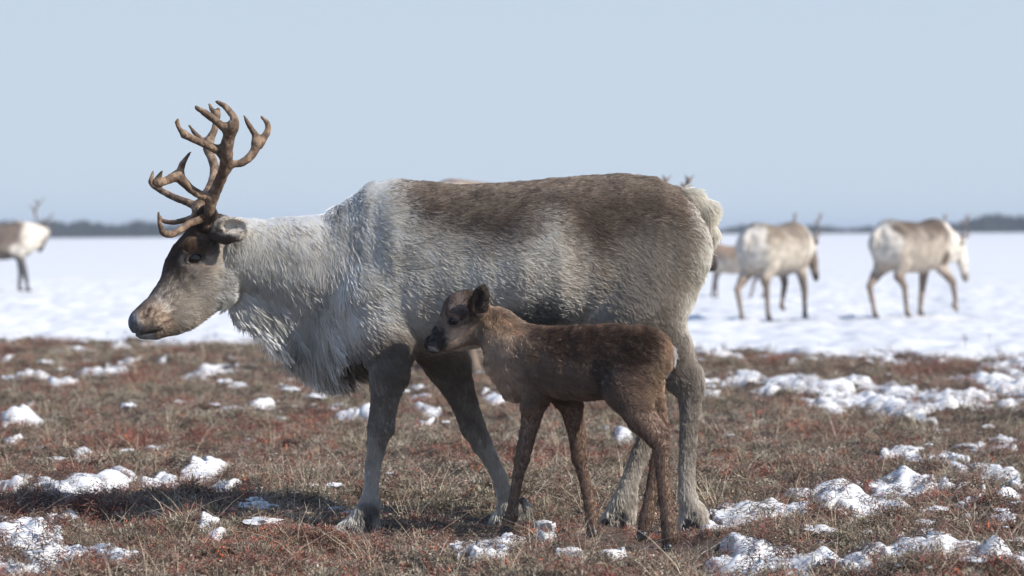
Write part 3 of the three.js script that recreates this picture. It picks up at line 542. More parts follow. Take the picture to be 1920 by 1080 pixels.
  antler(1, [
    [[389, 424, .055, 13.5], [389, 412, .06, 11], [394, 387, .075, 10.5], [402, 363, .09, 11], [416, 331, .12, 10.5], [424, 305, .15, 11], [424, 284, .17, 12], [431, 252, .19, 11], [437, 236, .2, 9.5]],
    [[437, 236, .2, 9.5], [441, 226, .2, 7.5], [434, 213, .195, 6.5], [421, 199, .19, 5.5], [407, 191, .185, 3.2]],
    [[434, 246, .195, 9], [421, 240, .2, 8], [408, 229, .21, 7], [388, 214, .22, 6.5], [369, 202, .23, 4]],
    [[424, 290, .165, 11], [408, 281, .175, 8.5], [390, 273, .19, 7.5], [372, 265, .2, 7], [346, 253, .215, 6]], [[348, 253, .215, 5], [338, 243, .22, 4.5], [333, 231, .225, 4], [335, 223, .23, 2.2]],
    [[424, 316, .135, 9], [436, 309, .14, 6.5], [456, 304, .13, 7.5], [473, 290, .115, 8], [484, 268, .1, 9]], [[484, 268, .1, 9], [479, 254, .1, 6.5], [470, 239, .1, 5], [463, 227, .1, 4], [458, 217, .1, 2.3]], [[484, 268, .1, 9], [496, 257, .095, 7], [503, 243, .09, 6], [501, 230, .09, 5], [491, 220, .09, 2.6]],
    [[396, 369, .085, 10], [378, 366, .1, 8.5], [360, 356, .12, 8], [345, 342, .14, 9], [332, 331, .15, 9.5], [314, 338, .17, 8], [299, 343, .185, 6]], [[299, 345, .185, 6], [290, 343, .19, 5], [298, 331, .19, 4], [304, 322, .195, 3]], [[335, 330, .15, 8], [341, 312, .15, 6.5], [348, 299, .15, 4.5], [358, 285, .15, 2.2]],
    [[390, 408, .062, 9], [376, 412, .075, 7.5], [354, 420, .1, 7], [336, 433, .12, 6.5], [322, 439, .13, 7], [307, 437, .14, 6], [301, 424, .145, 5], [298, 408, .15, 3.6], [298, 397, .152, 1.8]],
  ]);
  antler(-1, [
    [[384, 424, .05, 13], [380, 408, .055, 11], [373, 392, .065, 10.5], [383, 372, .08, 10], [396, 350, .1, 9.5], [403, 322, .14, 9], [398, 298, .17, 8.5], [389, 278, .2, 8], [396, 258, .22, 7.5], [404, 240, .235, 6.5], [406, 215, .25, 6]],
    [[406, 217, .25, 5.5], [398, 206, .26, 4.5], [393, 196, .265, 2.8]], [[406, 215, .25, 5], [410, 205, .255, 3.4]], [[394, 268, .21, 7], [380, 262, .23, 5.5], [366, 250, .25, 4.5], [356, 236, .26, 2.4]],
    [[375, 396, .065, 11], [362, 384, .08, 8], [342, 376, .1, 7], [318, 366, .12, 6.5], [296, 353, .14, 6], [284, 343, .15, 5.5], [285, 332, .15, 4], [288, 321, .155, 2.2]],
    [[378, 404, .058, 8], [364, 407, .065, 6.5], [346, 413, .08, 5.5], [325, 417, .095, 5], [306, 414, .105, 4], [300, 404, .11, 2.2]],
  ]);
  return cow;
}

function makeCalf() {
  const base = [0.22, 0, 0.3], calf = new THREE.Group(); calf.name = 'reindeer_calf'; calf.position.set(...base); scene.add(calf);
  tag(calf, 'small dark brown reindeer calf standing before the pale cow, muzzle at her elbow', 'reindeer calf');
  const f = new Field(), T = S, zAt = (px) => 0.22 + (px - 930) / 330 * 0.16;
  f.loft([[925, 626, 686, .045], [955, 614, 712, .07], [1000, 615, 736, .088], [1050, 613, 746, .098], [1100, 611, 750, .103], [1150, 609, 746, .10], [1200, 613, 732, .092], [1236, 626, 708, .072], [1252, 648, 690, .04]]
    .map(([x, t, b, w]) => { const z = zAt(x), k = (1 - z / CAM_Z); return [r(x - 960) * k, CAM_Y - r(t - HORIZON) * k, CAM_Y - r(b - HORIZON) * k, w, z]; }), 2.15);
  f.chain([[T(985, 668, .25), r(51)], [T(932, 620, .23), r(35)], [T(896, 602, .225), r(32)]], 0.72, 0.035);
  f.cone(T(970, 715, .245), T(938, 680, .235), r(32), r(20), 0.8, 0.05);
  // head
  f.chain([[T(882, 580, .225), r(31)], [T(864, 598, .225), r(36)], [T(836, 628, .225), r(24)], [T(816, 644, .225), r(15.5)]], 0.68, 0.018);
  f.cone(T(858, 572, .225), T(872, 568, .225), r(22), r(22), 0.9, 0.02);
  f.cone(T(876, 622, .225), T(838, 645, .225), r(24), r(13), 0.75, 0.02);
  f.cone(T(808, 644, .225), T(814, 650, .225), r(12), r(11), 1.15, 0.01);
  for (const s of [-1, 1]) { f.cone(T(846, 590, .225 + s * .034), T(860, 590, .225 + s * .038), r(9), r(9), 0.8, 0.016); f.cut(T(806, 636, .225 + s * .018), T(803, 642, .225 + s * .016), 0.0045, 0.004); f.cut(T(803, 656, .225 + s * .012), T(828, 655, .225 + s * .02), 0.0028, 0.003); }
  const nf = .25, ff = .17, nh = .45, fh = .32;
  f.chain([[T(990, 680, .262), r(44)], [T(1004, 738, .268), r(28)], [T(995, 790, nf), r(17)], [T(984, 838, nf), r(14)], [T(979, 860, nf), r(14)], [T(972, 890, nf), r(10)], [T(963, 940, nf), r(9.5)], [T(959, 966, nf), r(11.5)], [T(949, 992, nf), r(11)]], 0.82, 0.012, 'near fore');
  f.chain([[T(1040, 700, .2), r(38)], [T(1072, 765, .18), r(21)], [T(1082, 815, ff), r(15.5)], [T(1087, 858, ff), r(15)], [T(1094, 890, ff), r(10.5)], [T(1105, 945, ff), r(10)], [T(1110, 973, ff), r(12)], [T(1111, 996, ff), r(11)]], 0.82, 0.012, 'far fore');
  f.chain([[T(1206, 668, .385), r(52)], [T(1178, 728, .405), r(42)], [T(1202, 785, .43), r(26)], [T(1230, 822, nh), r(17)], [T(1241, 838, nh), r(14.5)], [T(1241, 870, nh), r(12.5)], [T(1247, 930, nh), r(12)], [T(1255, 982, nh), r(14)], [T(1257, 1006, nh), r(14.5)], [T(1252, 1026, nh), r(11)]], 0.76, 0.016, 'near hind');
  f.cone(T(1218, 775, .43), T(1252, 815, nh), r(11), r(7), 0.8, 0.01, 'near hind');
  f.chain([[T(1200, 680, .34), r(46)], [T(1218, 745, .33), r(26)], [T(1240, 795, fh), r(14)], [T(1240, 820, fh), r(12)], [T(1230, 870, fh), r(11)], [T(1220, 930, fh), r(11)], [T(1213, 970, fh), r(13)], [T(1206, 1000, fh), r(11.5)]], 0.8, 0.016, 'far hind');
  const headBox = [T(785, 0, .25)[0], T(0, 690, .25)[1], .12, T(912, 0, .2)[0], T(0, 530, .2)[1], .33];
  const inHead = (x, y) => x < T(905, 0, .22)[0] && y > T(0, 676, .22)[1];
  const D = { saddle: [.092, .055, .039], side: [.255, .172, .125], warm: [.34, .232, .152], neck: [.35, .265, .20], leg: [.21, .13, .09], face: [.085, .058, .047], black: [.02, .016, .016], cheek: [.36, .255, .185] };
  const px = (x, y, z) => { const k = 640 / (1 - z / CAM_Z); return [x * k + 960, HORIZON + (CAM_Y - y) * k]; };
  const coat = (x, y, z) => {
    const [qx, qy] = px(x, y, .27), nB = n3(qx * .03, qy * .03, z * 12), nC = n3(qx * .09, qy * .09, z * 30);
    if (qx < 900 && qy < 680) {
      let c = mix(D.cheek, D.neck, sm(872, 900, qx + nC * 8));
      c = mix(c, [.19, .12, .085], sm(1, .5, Math.hypot((qx - 846) / 22, (qy - 566) / 24)) * .6);
      c = mix(c, D.face, sm(16, -4, (qx - 800) * .62 + (qy - 640) * .78 - 6 + nC * 5) * .95);          // bridge
      c = mix(c, D.face, sm(1.1, .6, Math.hypot((qx - 868) / 34, (qy - 570) / 26) + nC * .15) * .9);
      c = mix(c, D.face, sm(1.1, .5, Math.hypot((qx - 856) / 26, (qy - 602) / 15) + nC * .15) * .9);
      c = mix(c, D.black, sm(34, 20, Math.hypot(qx - 812, (qy - 640)) + nC * 4));
      c = mix(c, [.15, .11, .085], sm(640, 655, qy) * sm(830, 850, qx) * .7);
      c = mix(c, [.34, .32, .33], sm(5, 2, Math.abs(qy - 655 - (qx - 810) * .25)) * sm(798, 802, qx) * sm(822, 814, qx) * .8);
      return c;
    }
    let c = mix(D.side, D.neck, sm(1010, 930, qx + nB * 14));
    c = mix(c, D.warm, sm(1.2, .4, Math.hypot((qx - 920) / 60, (qy - 590 - (qx - 900) * .35) / 26) + nB * .2) * .9);
    const back = interp([[960, 600], [1000, 632], [1060, 672], [1130, 684], [1200, 690], [1225, 660]], qx)[1];
    c = mix(D.saddle, c, sm(back - 16, back + 16, qy + nB * 14 + nC * 6) + sm(1000, 960, qx + nB * 10) + sm(1212, 1232, qx - (qy - 620) * .1 + nB * 6));
    c = mix(c, [.17, .105, .07], sm(.1, .6, nB + nC * .4) * sm(680, 640, qy) * .55);
    c = mix(c, [.075, .055, .047], sm(1.1, .5, Math.hypot((qx - 1120) / 32, (qy - 690) / 44) + nC * .2) * .8);
    c = mix(c, [.42, .31, .215], sm(1.1, .5, Math.hypot((qx - 1232 + (qy - 690) * .25) / 24, (qy - 694) / 70) + nB * .25) * .85);
    c = mix(c, [.33, .19, .11], sm(1, .4, Math.hypot((qx - 1250) / 16, (qy - 640) / 22)) * .8);
    const li = f.leg(x, y, z), lw = sm(730, 790, qy + nB * 8);
    if (lw > 0 && li) { const d = li.dx + nC * .25; let l = mix([.145, .094, .068], mix(D.leg, [.27, .18, .125], sm(.0, .7, nB)), sm(-.5, .4, nC)); l = mix(l, [.10, .072, .058], sm(965, 1010, qy + nC * 10) * .6); c = mix(c, l, lw); }
    return c;
  };
  const bodySkin = skin(f, [T(880, 0, .25)[0], -0.06, .05], [T(1285, 0, .4)[0], T(0, 560, .2)[1], .58], 0.008, (x, y) => !(x < T(903, 0, .22)[0] && y > T(0, 674, .22)[1]));
  const headSkin = skin(f, headBox.slice(0, 3), headBox.slice(3), 0.0036, (x, y) => inHead(x, y));
  child(calf, 'body', joinSkins([bodySkin, headSkin], furry(coat), base), skinMaterial);
  const earSkins = [];
  for (const s of [1, -1]) {
    const e = new Field(), zE = .225 + s * .035, z1 = .225 + s * .062, z2 = .225 + s * .07;
    e.chain([[S(890, 592, zE), r(11)], [S(897, 572, z1), r(17)], [S(903, 552, z2), r(13)], [S(907, 539, z2), r(4)]], 0.5, 0.01); e.cut(S(893, 578, z1 + s * .014), S(900, 552, z2 + s * .012), 0.012, 0.005);
    const k = skin(e, [S(866, 0, .2)[0], S(0, 612, .2)[1], Math.min(zE, z2) - .04], [S(932, 0, .2)[0], S(0, 526, .2)[1], Math.max(zE, z2) + .04], 0.0036);
    earSkins.push(k); child(calf, 'ear', joinSkins([k], () => [.05, .034, .027], base), skinMaterial);
  }
  const tf = new Field().chain([[S(1240, 640, .385), r(12)], [S(1250, 662, .385), r(10)], [S(1246, 690, .39), r(5)]], 0.8, 0.01);
  const tailSkin = skin(tf, [S(1220, 0, .4)[0], S(0, 704, .4)[1], .34], [S(1268, 0, .4)[0], S(0, 620, .4)[1], .44], 0.005);
  child(calf, 'tail', joinSkins([tailSkin], () => [.46, .44, .43], base), skinMaterial);
  for (const s of [1, -1]) eye(calf, f, 851, 601, .225, s, 0.0128, base, [[.02, .015, .013], [.03, .022, .018]], 0.35);
  hoof(calf, [950, 996], [940, 1006], null, nf, .72, base); hoof(calf, [1113, 1000], [1106, 1006], null, ff, .7, base); hoof(calf, [1253, 1028], [1245, 1036], null, nh, .75, base); hoof(calf, [1206, 1004], [1198, 1012], null, fh, .72, base);
  addFur(calf, [bodySkin, headSkin, ...earSkins, tailSkin], 150000, (x, y, z, nz) => (nz < -0.15 ? 0.3 : 1) * (inHead(x, y) ? 2.2 : 1), (p, n, R) => {
    const [qx, qy] = px(p[0], p[1], .27), z = p[2], nB = n3(qx * .04, qy * .04, z * 14), nC = n3(qx * .1, qy * .1, z * 30);
    if (qx > 884 && qx < 925 && qy < 588 && Math.abs(z - .225) > .04) return { flow: [.3, 1, 0], len: .007 + R() * .005, width: .0009, lift: .25, color: jit(z > .225 && n[2] > .4 ? [.07, .05, .042] : [.055, .036, .028], R, .5) };
    if (qx > 1236 && qy > 640 && qy < 700 && Math.abs(z - .385) < .02 && n[0] > -.2 && tf.at(p[0], p[1], p[2]) < .004) return { flow: [.1, -1, 0], len: .02 + R() * .012, width: .0012, lift: .2, color: jit([.46, .44, .43], R, .4) };
    const far = inHead(p[0], p[1]) ? .004 : .022, color = coat(p[0] + (R() - .5) * far * 1.3, p[1] + (R() - .5) * far, z);
    if (inHead(p[0], p[1])) {
      if (Math.hypot(qx - 851, qy - 601) < 8) return null;
      const back = sm(860, 900, qx);
      return { flow: [.7 + .2 * back, .7 - .9 * sm(600, 650, qy) - .6 * back, 0], len: .0055 + .004 * R() + .008 * back, width: .0009, lift: .16, color: jit(color, R, .5), turn: nC * .5 + (R() - .5) * .8 };
    }
    if (qy > 760) { const li = f.leg(p[0], p[1], z); return { flow: [.1 + .25 * sm(0, 1, li ? li.dx : 0), -1, 0], len: .007 + .006 * R(), width: .0010, lift: .12 + .14 * R(), color: jit(color, R, .55), turn: nC * .5 + (R() - .5) * .7 }; }
    const chest = sm(1000, 940, qx) * sm(640, 700, qy);
    const lock = n3((qx * .9 + qy * .4) * .025, (qy * .9 - qx * .4) * .12, z * 20), tone = 1 + .25 * lock + .1 * nC;
    return { flow: [1 - .7 * sm(1000, 920, qx), -.35 - .6 * sm(680, 760, qy) - .7 * sm(1000, 930, qx) - .7 * sm(1180, 1240, qx), 0], len: .012 + .009 * R() + .012 * chest, width: .0012 + .0003 * R(), lift: .10 + .06 * nC + .10 * R() + (R() < .06 ? .2 : 0),
      color: jit([color[0] * tone, color[1] * tone, color[2] * tone], R, .45), turn: nB * .7 + nC * .5 + (R() - .5) * .7 };
  }, base, 502);
  return calf;
}
makeCow();
makeCalf();

// ------------------------------------------------------------------ the rest of the herd, far behind
// built facing +x with the feet at y = 0; o: head [x, y, z], nose [x, y, z], legs [[foot x, lift, forward bend] near fore, far fore, near hind, far hind], coat tones
function herdAnimal(name, label, [x, z], turn, scale, o) {
  const g = new THREE.Group(); g.name = name; scene.add(g); g.position.set(x, (o.y ?? PLAIN(x, z)) - .02, z); g.rotation.y = turn; g.scale.setScalar(scale); tag(g, label, 'reindeer', 'reindeer of the herd on the snow behind');
  const f = new Field();
  f.loft([[-.66, .84, .70, .05, 0], [-.60, .94, .60, .13, 0], [-.46, 1.02, .52, .20, 0], [-.2, 1.0, .47, .245, 0], [.08, .985, .47, .25, 0], [.3, 1.03, .50, .215, 0], [.44, 1.0, .55, .17, 0], [.54, .92, .64, .10, 0]], 2.2);
  const [hx, hy, hz] = o.head, [qx, qy, qz] = o.nose, mid = (a, b, t) => a.map((v, i) => v + (b[i] - v) * t);
  f.chain([[[.36, .80, 0], .19], [mid([.36, .80, 0], o.head, .55), .14], [[hx, hy, hz], .085]], .68, .07);
  f.cone([.40, .66, 0], mid([.42, .60, 0], [hx, hy - .1, hz], .7), .11, .055, .55, .06);
  const hv = mid(o.head, o.nose, .45);
  f.chain([[o.head, .085], [hv, .072], [mid(o.head, o.nose, .85), .048], [o.nose, .042]], .7, .02);
  const L = [['fore', .34, .11], ['fore', .34, -.11], ['hind', -.44, .11], ['hind', -.44, -.11]];
  L.forEach(([kind, rx, rz], i) => {
    const [fx, lift, bend] = o.legs[i], zf = rz * .85;
    if (kind === 'fore') f.chain([[[rx, .66, rz * .8], .12], [[rx - .03, .52, rz], .065], [[rx + (fx - rx) * .5 + bend, .33 + lift * .6, rz], .042], [[fx + bend * .3, .12 + lift, zf], .027], [[fx, .06 + lift, zf], .032], [[fx + .045, .02 + lift, zf], .025]], .8, .03, 'fore');
    else f.chain([[[rx, .76, rz * .8], .17], [[rx + .06, .58, rz], .11], [[rx - .05 + (fx - rx) * .35, .44 + lift * .5, rz], .055], [[fx - .07 + bend, .34 + lift, rz], .037], [[fx - .02, .13 + lift, zf], .027], [[fx, .06 + lift, zf], .032], [[fx + .045, .02 + lift, zf], .025]], .8, .03, 'hind');
  });
  const c = o.tones;
  const colour = (px, py, pz) => {
    const nz = .06 * n3(px * 5, py * 5, pz * 5 + x) + .03 * n3(px * 14, py * 14, pz * 14 + x), tone = 1 + .22 * n3(px * 7, py * 9, pz * 7 + x * 3) + .12 * n3(px * 22, py * 22, pz * 22);
    let k = mix(c.flank, c.neck, sm(.28, .42, px + (1 - py) * .15 + nz));
    k = mix(k, c.back, sm(o.backAt - .14, o.backAt + .1, py + nz) * sm(.40, .30, px + nz));
    k = mix(k, c.rump, sm(-.47, -.55, px + nz - (py < .6 ? 0 : 0)) * sm(.5, .6, py));
    k = mix(k, c.belly, sm(.6, .5, py + nz) * sm(.5, .4, px));
    k = mix(k, c.spot, sm(1.2, .5, Math.hypot((px - .27) / .11, (py - .62) / .09)));
    k = mix(k, c.leg, sm(.52, .42, py));
    k = mix(k, [.08, .07, .065], sm(.09, .03, py));
    const dh = Math.hypot(px - hv[0], py - hv[1], pz - hv[2]), hl = Math.hypot(px - qx, py - qy, pz - qz);
    if (px > .5) { k = mix(k, c.face, sm(.2, .1, dh) * .9); k = mix(k, c.nose, sm(.11, .06, hl)); }
    return k.map((v) => v * tone);
  };
  child(g, 'body', joinSkins([skin(f, [-.95, -.03, -.45], [Math.max(1.05, qx + .12), Math.max(1.15, hy + .15), .45], .0175)], colour), skinMaterial);
  const tf = new Field().chain([[[-.62, .9, 0], .045], [[-.69, .84, 0], .045], [[-.7, .74, 0], .02]], .8, .02);
  child(g, 'tail', joinSkins([skin(tf, [-.78, .66, -.08], [-.52, 1.0, .08], .015)], () => c.rump), skinMaterial);
  for (const s of [1, -1]) {
    const e = new Field().chain([[[hx - .02, hy + .045, hz + s * .05], .022], [[hx - .07, hy + .06, hz + s * .11], .032], [[hx - .11, hy + .06, hz + s * .15], .012]], .6, .01);
    child(g, 'ear', joinSkins([skin(e, [hx - .2, hy - .06, hz + (s > 0 ? 0 : -.24)], [hx + .06, hy + .16, hz + (s > 0 ? .24 : 0)], .012)], () => c.face), skinMaterial);
    if (o.antler) {
      const a = o.antler, A = (dx, dy, dz) => [hx + dx * a, hy + .06 + dy * a, hz + s * (.035 + dz * a)];
      const t = new Field();
      t.chain([[A(0, 0, 0), 0.012], [A(-.12, .14, .08), .011], [A(-.16, .3, .16), .011], [A(-.08, .46, .2), .009], [A(.03, .55, .2), .006]], 1, .01);
      t.chain([[A(0, .03, .01), .014], [A(.12, .07, .03), .012], [A(.2, .14, .04), .007]], 1, .01); t.chain([[A(-.06, .09, .05), .013], [A(.08, .17, .1), .011], [A(.18, .28, .11), .007]], 1, .01);
      t.chain([[A(-.15, .33, .17), .012], [A(-.25, .42, .17), .007]], 1, .01); t.chain([[A(-.1, .43, .2), .011], [A(-.16, .54, .19), .006]], 1, .01);
      const z0 = s > 0 ? -.04 : -.36; child(g, 'antler', joinSkins([skin(t, [hx - .36, hy - .02, hz + z0], [hx + .3, hy + .72, hz + z0 + .4], .011)], () => [.17, .135, .115]), skinMaterial);
    }
  }
  return g;
}
const COAT = (over) => ({ back: [.22, .15, .105], flank: [.44, .375, .305], neck: [.56, .52, .455], rump: [.44, .41, .37], belly: [.45, .38, .31], spot: [.52, .455, .38], leg: [.2, .155, .125], face: [.16, .115, .09], nose: [.05, .04, .038], ...over });
const stand = [[.36, 0, 0], [.3, 0, 0], [-.46, 0, 0], [-.40, 0, 0]], stride = [[.52, .0, .03], [.18, .02, .03], [-.28, 0, 0], [-.62, .02, .03]];
const spot = (px, d) => [(px - 960) / LENS * d, CAM_Z - d];
herdAnimal('reindeer', 'blurred pale reindeer with brown back and lowered dark face, walking away right of the cow', spot(1458, 28.6), 0.98, .97, { backAt: .84, head: [.80, .76, -.05], nose: [.94, .44, -.05], legs: [[.42, 0, 0], [.26, .10, .06], [-.36, 0, 0], [-.58, 0, 0]], antler: .58, tones: COAT({ back: [.165, .13, .098], flank: [.40, .36, .30], spot: [.36, .30, .24] }) });
herdAnimal('reindeer_001', 'blurred reindeer with dark brown saddle and white neck, rightmost of the herd', spot(1716, 28.3), 0.8, .96, { backAt: .86, head: [.77, .73, 0], nose: [.89, .40, 0], legs: [[.56, .06, .06], [.22, 0, 0], [-.26, 0, 0], [-.56, 0, 0]], antler: .55, tones: COAT({ back: [.085, .06, .044], flank: [.33, .285, .235], spot: [.10, .072, .055], face: [.6, .55, .49], nose: [.2, .17, .15] }) });
herdAnimal('reindeer_002', 'blurred dark reindeer with white chest at the left edge of the picture', spot(-4, 41), 0.12, 1.0, { backAt: .74, head: [.64, .86, -.16], nose: [.58, .62, -.3], legs: [[.42, 0, 0], [.30, 0, 0], [-.46, 0, 0], [-.36, 0, 0]], antler: .8, tones: COAT({ back: [.12, .092, .075], flank: [.22, .18, .15], belly: [.10, .08, .068], leg: [.085, .08, .085], spot: [.6, .55, .48] }) });
herdAnimal('reindeer_003', 'small distant brown-backed reindeer grazing just behind the pale one', spot(1376, 38), Math.PI - .25, .72, { backAt: .8, head: [.72, .66, 0], nose: [.80, .38, 0], legs: [[.42, 0, 0], [.30, 0, 0], [-.30, 0, 0], [-.56, 0, 0]], antler: 0, tones: COAT({ back: [.27, .19, .135], flank: [.42, .36, .3], leg: [.24, .21, .2] }) });
herdAnimal('reindeer_004', 'reindeer mostly hidden behind the cow, only its back and antler tips showing', spot(985, 17), 0.6, 1.17, { y: .012, backAt: .92, head: [1.0, .82, 0], nose: [1.2, .58, 0], legs: [[.46, 0, 0], [.38, 0, 0], [-.18, 0, 0], [-.24, 0, 0]], antler: .32, tones: COAT({ back: [.26, .19, .145] }) });

// ------------------------------------------------------------------ what grows on the heath
{
  const tri = (out, a, b, c) => out.push(...a, ...b, ...c);
  const blade = (out, R, x, z, h, lean, w, az, bend) => {                 // a tapering curved ribbon in three pieces
    const cx = Math.cos(az), cz = Math.sin(az), px = -cz * w / 2, pz = cx * w / 2, pts = [];
    for (let i = 0; i <= 3; i++) { const t = i / 3, o = lean * t + bend * t * t, s = 1 - t * .9; pts.push([[x + cx * o * h + px * s, h * t * (1 - .35 * bend * t), z + cz * o * h + pz * s], [x + cx * o * h - px * s, h * t * (1 - .35 * bend * t), z + cz * o * h - pz * s]]); }
    for (let i = 0; i < 3; i++) { tri(out, pts[i][0], pts[i][1], pts[i + 1][1]); tri(out, pts[i][0], pts[i + 1][1], pts[i + 1][0]); }
  };
  const leaf = (out, p, dir, side, len, w) => {                           // a small folded leaf
    const m = [p[0] + dir[0] * len * .5, p[1] + dir[1] * len * .5, p[2] + dir[2] * len * .5], q = [p[0] + dir[0] * len, p[1] + dir[1] * len, p[2] + dir[2] * len], l = m.map((v, i) => v + side[i] * w), k = m.map((v, i) => v - side[i] * w);
    l[1] += w * .5; k[1] += w * .5; tri(out, p, l, q); tri(out, p, q, k);
  };
  const rand3 = (R) => { const a = R() * 6.283, y = R() * 2 - 1, s = Math.sqrt(1 - y * y); return [Math.cos(a) * s, y, Math.sin(a) * s]; };
  const twig = (out, a, b, w) => { const s = [-(b[2] - a[2]), 0, b[0] - a[0]], l = Math.hypot(...s) || 1, px = s[0] / l * w, pz = s[2] / l * w, up = w * 1.2; tri(out, [a[0] - px, a[1], a[2] - pz], [b[0], b[1], b[2]], [a[0], a[1] + up, a[2]]); tri(out, [a[0] + px, a[1], a[2] + pz], [a[0], a[1] + up, a[2]], [b[0], b[1], b[2]]); tri(out, [a[0] - px, a[1], a[2] - pz], [a[0] + px, a[1], a[2] + pz], [b[0], b[1], b[2]]); };
  const shape = {
    tuft: (seed) => { const R = rng(seed), o = []; for (let i = 0; i < 9; i++) blade(o, R, (R() - .5) * .02, (R() - .5) * .02, .055 + R() * .075, .1 + R() * .5, .0022, R() * 6.28, .2 + R() * .9); return geometryOf(o); },
    mat: (seed) => { const R = rng(seed), o = []; for (let i = 0; i < 22; i++) { const a = rand3(R), p = [(R() - .5) * .06, R() * .014, (R() - .5) * .06], d = [a[0], Math.abs(a[1]) * .3 + .02, a[2]], s = [-d[2], .2 * (R() - .5), d[0]]; leaf(o, p, d, s, .005 + R() * .011, .0018 + R() * .0028); } return geometryOf(o); },
    moss: (seed) => { const R = rng(seed), o = []; for (let i = 0; i < 26; i++) { const a = rand3(R), p = [a[0] * .022, Math.abs(a[1]) * .016, a[2] * .022], d = [a[0] * .7 + (R() - .5), Math.abs(a[1]) + .2, a[2] * .7 + (R() - .5)], s = [-d[2], 0, d[0]]; leaf(o, p, d, s, .006 + R() * .007, .0022); } return geometryOf(o); },
    shrub: (seed) => { const R = rng(seed), o = [];
      for (let k = 0; k < 5; k++) { const az = R() * 6.28, h = .02 + R() * .05, tip = [Math.cos(az) * h * .8, h, Math.sin(az) * h * .8]; twig(o, [0, 0, 0], tip, .0011);
        for (let i = 0; i < 6; i++) { const t = .35 + .65 * R(), p = tip.map((v) => v * t), d = rand3(R); d[1] = d[1] * .5 + .45; const s = [-d[2], (R() - .5) * .6, d[0]]; leaf(o, p, d, s, .006 + R() * .009, .0018 + R() * .0022); } } return geometryOf(o); },
    twigs: (seed) => { const R = rng(seed), o = []; for (let k = 0; k < 4; k++) { const az = R() * 6.28, l = .03 + R() * .07, m = [Math.cos(az) * l * .5, .01 + R() * .03, Math.sin(az) * l * .5], e = [m[0] + Math.cos(az + R() - .5) * l * .5, m[1] + (R() - .35) * .04, m[2] + Math.sin(az + R() - .5) * l * .5]; twig(o, [0, .002, 0], m, .0013); twig(o, m, e, .001); twig(o, m, [m[0] + (R() - .5) * .04, m[1] + R() * .03, m[2] + (R() - .5) * .04], .0008); } return geometryOf(o); },
    sprig: (seed) => { const R = rng(seed), o = [], h = .05 + R() * .03, top = [(R() - .5) * .03, h, (R() - .5) * .03]; twig(o, [0, -.01, 0], top, .0014); for (let i = 0; i < 15; i++) { const a = i * 2.4, t = .55 + .45 * i / 15, p = top.map((v) => v * t), d = [Math.cos(a), -.35 + .5 * R() - .2 * (1 - t), Math.sin(a)]; leaf(o, p, d, [-d[2], 0, d[0]], .018 + R() * .012, .0019); } return geometryOf(o); },
    stem: (seed) => { const R = rng(seed), o = []; for (let i = 0; i < 3; i++) blade(o, R, (R() - .5) * .05, (R() - .5) * .05, .05 + R() * .06, .3 + R() * .8, .0019, R() * 6.28, .5 + R() * 1.1); return geometryOf(o); },
    reed: (seed) => { const R = rng(seed), o = []; for (let i = 0; i < 26; i++) blade(o, R, (R() - .5) * .07, (R() - .5) * .06, .07 + R() * .12, .05 + R() * .55, .0026, R() * 6.28, .1 + R() * .6); return geometryOf(o); },
  };
  const plant = new THREE.MeshStandardMaterial({ color: 0xffffff, roughness: 0.85, side: THREE.DoubleSide });
  const m = new THREE.Matrix4(), q = new THREE.Quaternion(), e = new THREE.Euler(), V = new THREE.Vector3(), Sc = new THREE.Vector3();
  const FEET = [[650, 990, .12], [940, 975, -.19], [1288, 985, .03], [1148, 975, -.18], [948, 1000, .26], [1112, 1000, .18], [1253, 1030, .46], [1204, 1005, .33]].map(([a, b, z]) => [S(a, b, z)[0], z + .07]);
  function grow(name, label, category, kinds, count, seed, where, tone, size, lift = 0) {
    const R = rng(seed), sets = kinds.map((g, i) => ({ mesh: new THREE.InstancedMesh(g, plant, Math.ceil(count / kinds.length)), n: 0 }));
    let tries = 0;
    for (let k = 0; k < count && tries < count * 12;) {
      tries++;
      const nearD = 6.75, farD = 23.4, u = R(); // half the plants spread evenly over the picture's height, half more evenly over the ground
      const d = R() < .6 ? 1 / (1 / farD + u * (1 / nearD - 1 / farD)) : nearD + (farD - nearD) * u;
      const z = CAM_Z - d, x = (R() - .5) * (d * 0.357 + 2.3);
      if (z < EDGE(x) - .1 && !(category === 'sprigs' && z > EDGE(x) - 2.5 && R() < .12)) continue;
      const foot = Math.min(...FEET.map(([fx, fz]) => Math.hypot(x - fx, z - fz)));
      if (foot < .26 && R() < .97 - 1.0 * sm(.1, .26, foot)) continue;
      const snow = snowHere(x, z), keep = where(x, z, snow, R);
      if (R() > keep) continue;
      const set = sets[k % kinds.length]; if (set.n >= set.mesh.instanceMatrix.count) { k++; continue; }
      const s = size * (.6 + .8 * R()) * (1 + .25 * sm(11, 20, d)) * (.5 + .5 * sm(.1, .3, foot));
      e.set((R() - .5) * .5, R() * 6.28, (R() - .5) * .5); q.setFromEuler(e);
      m.compose(V.set(x, Math.max(GROUND(x, z) + 0.012 * n2(x * 17, z * 17), z < EDGE(x) ? PLAIN(x, z) : -9) + lift - .003, z), q, Sc.set(s, s * (.8 + .4 * R()), s));
      set.mesh.setMatrixAt(set.n, m); const c = tone(x, z, R); set.mesh.setColorAt(set.n, new THREE.Color().setRGB(...c)); set.n++; k++;
    }
    sets.forEach((s, i) => { s.mesh.count = s.n; s.mesh.name = i ? name + '_' + String(i).padStart(3, '0') : name; s.mesh.userData.kind = 'stuff'; tag(s.mesh, label[i % label.length], category); s.mesh.castShadow = s.mesh.receiveShadow = true; scene.add(s.mesh); });
  }
  const bare = (snow) => snow > .02 ? .010 : snow > -.12 ? .3 : snow > -.35 ? .65 : 1;
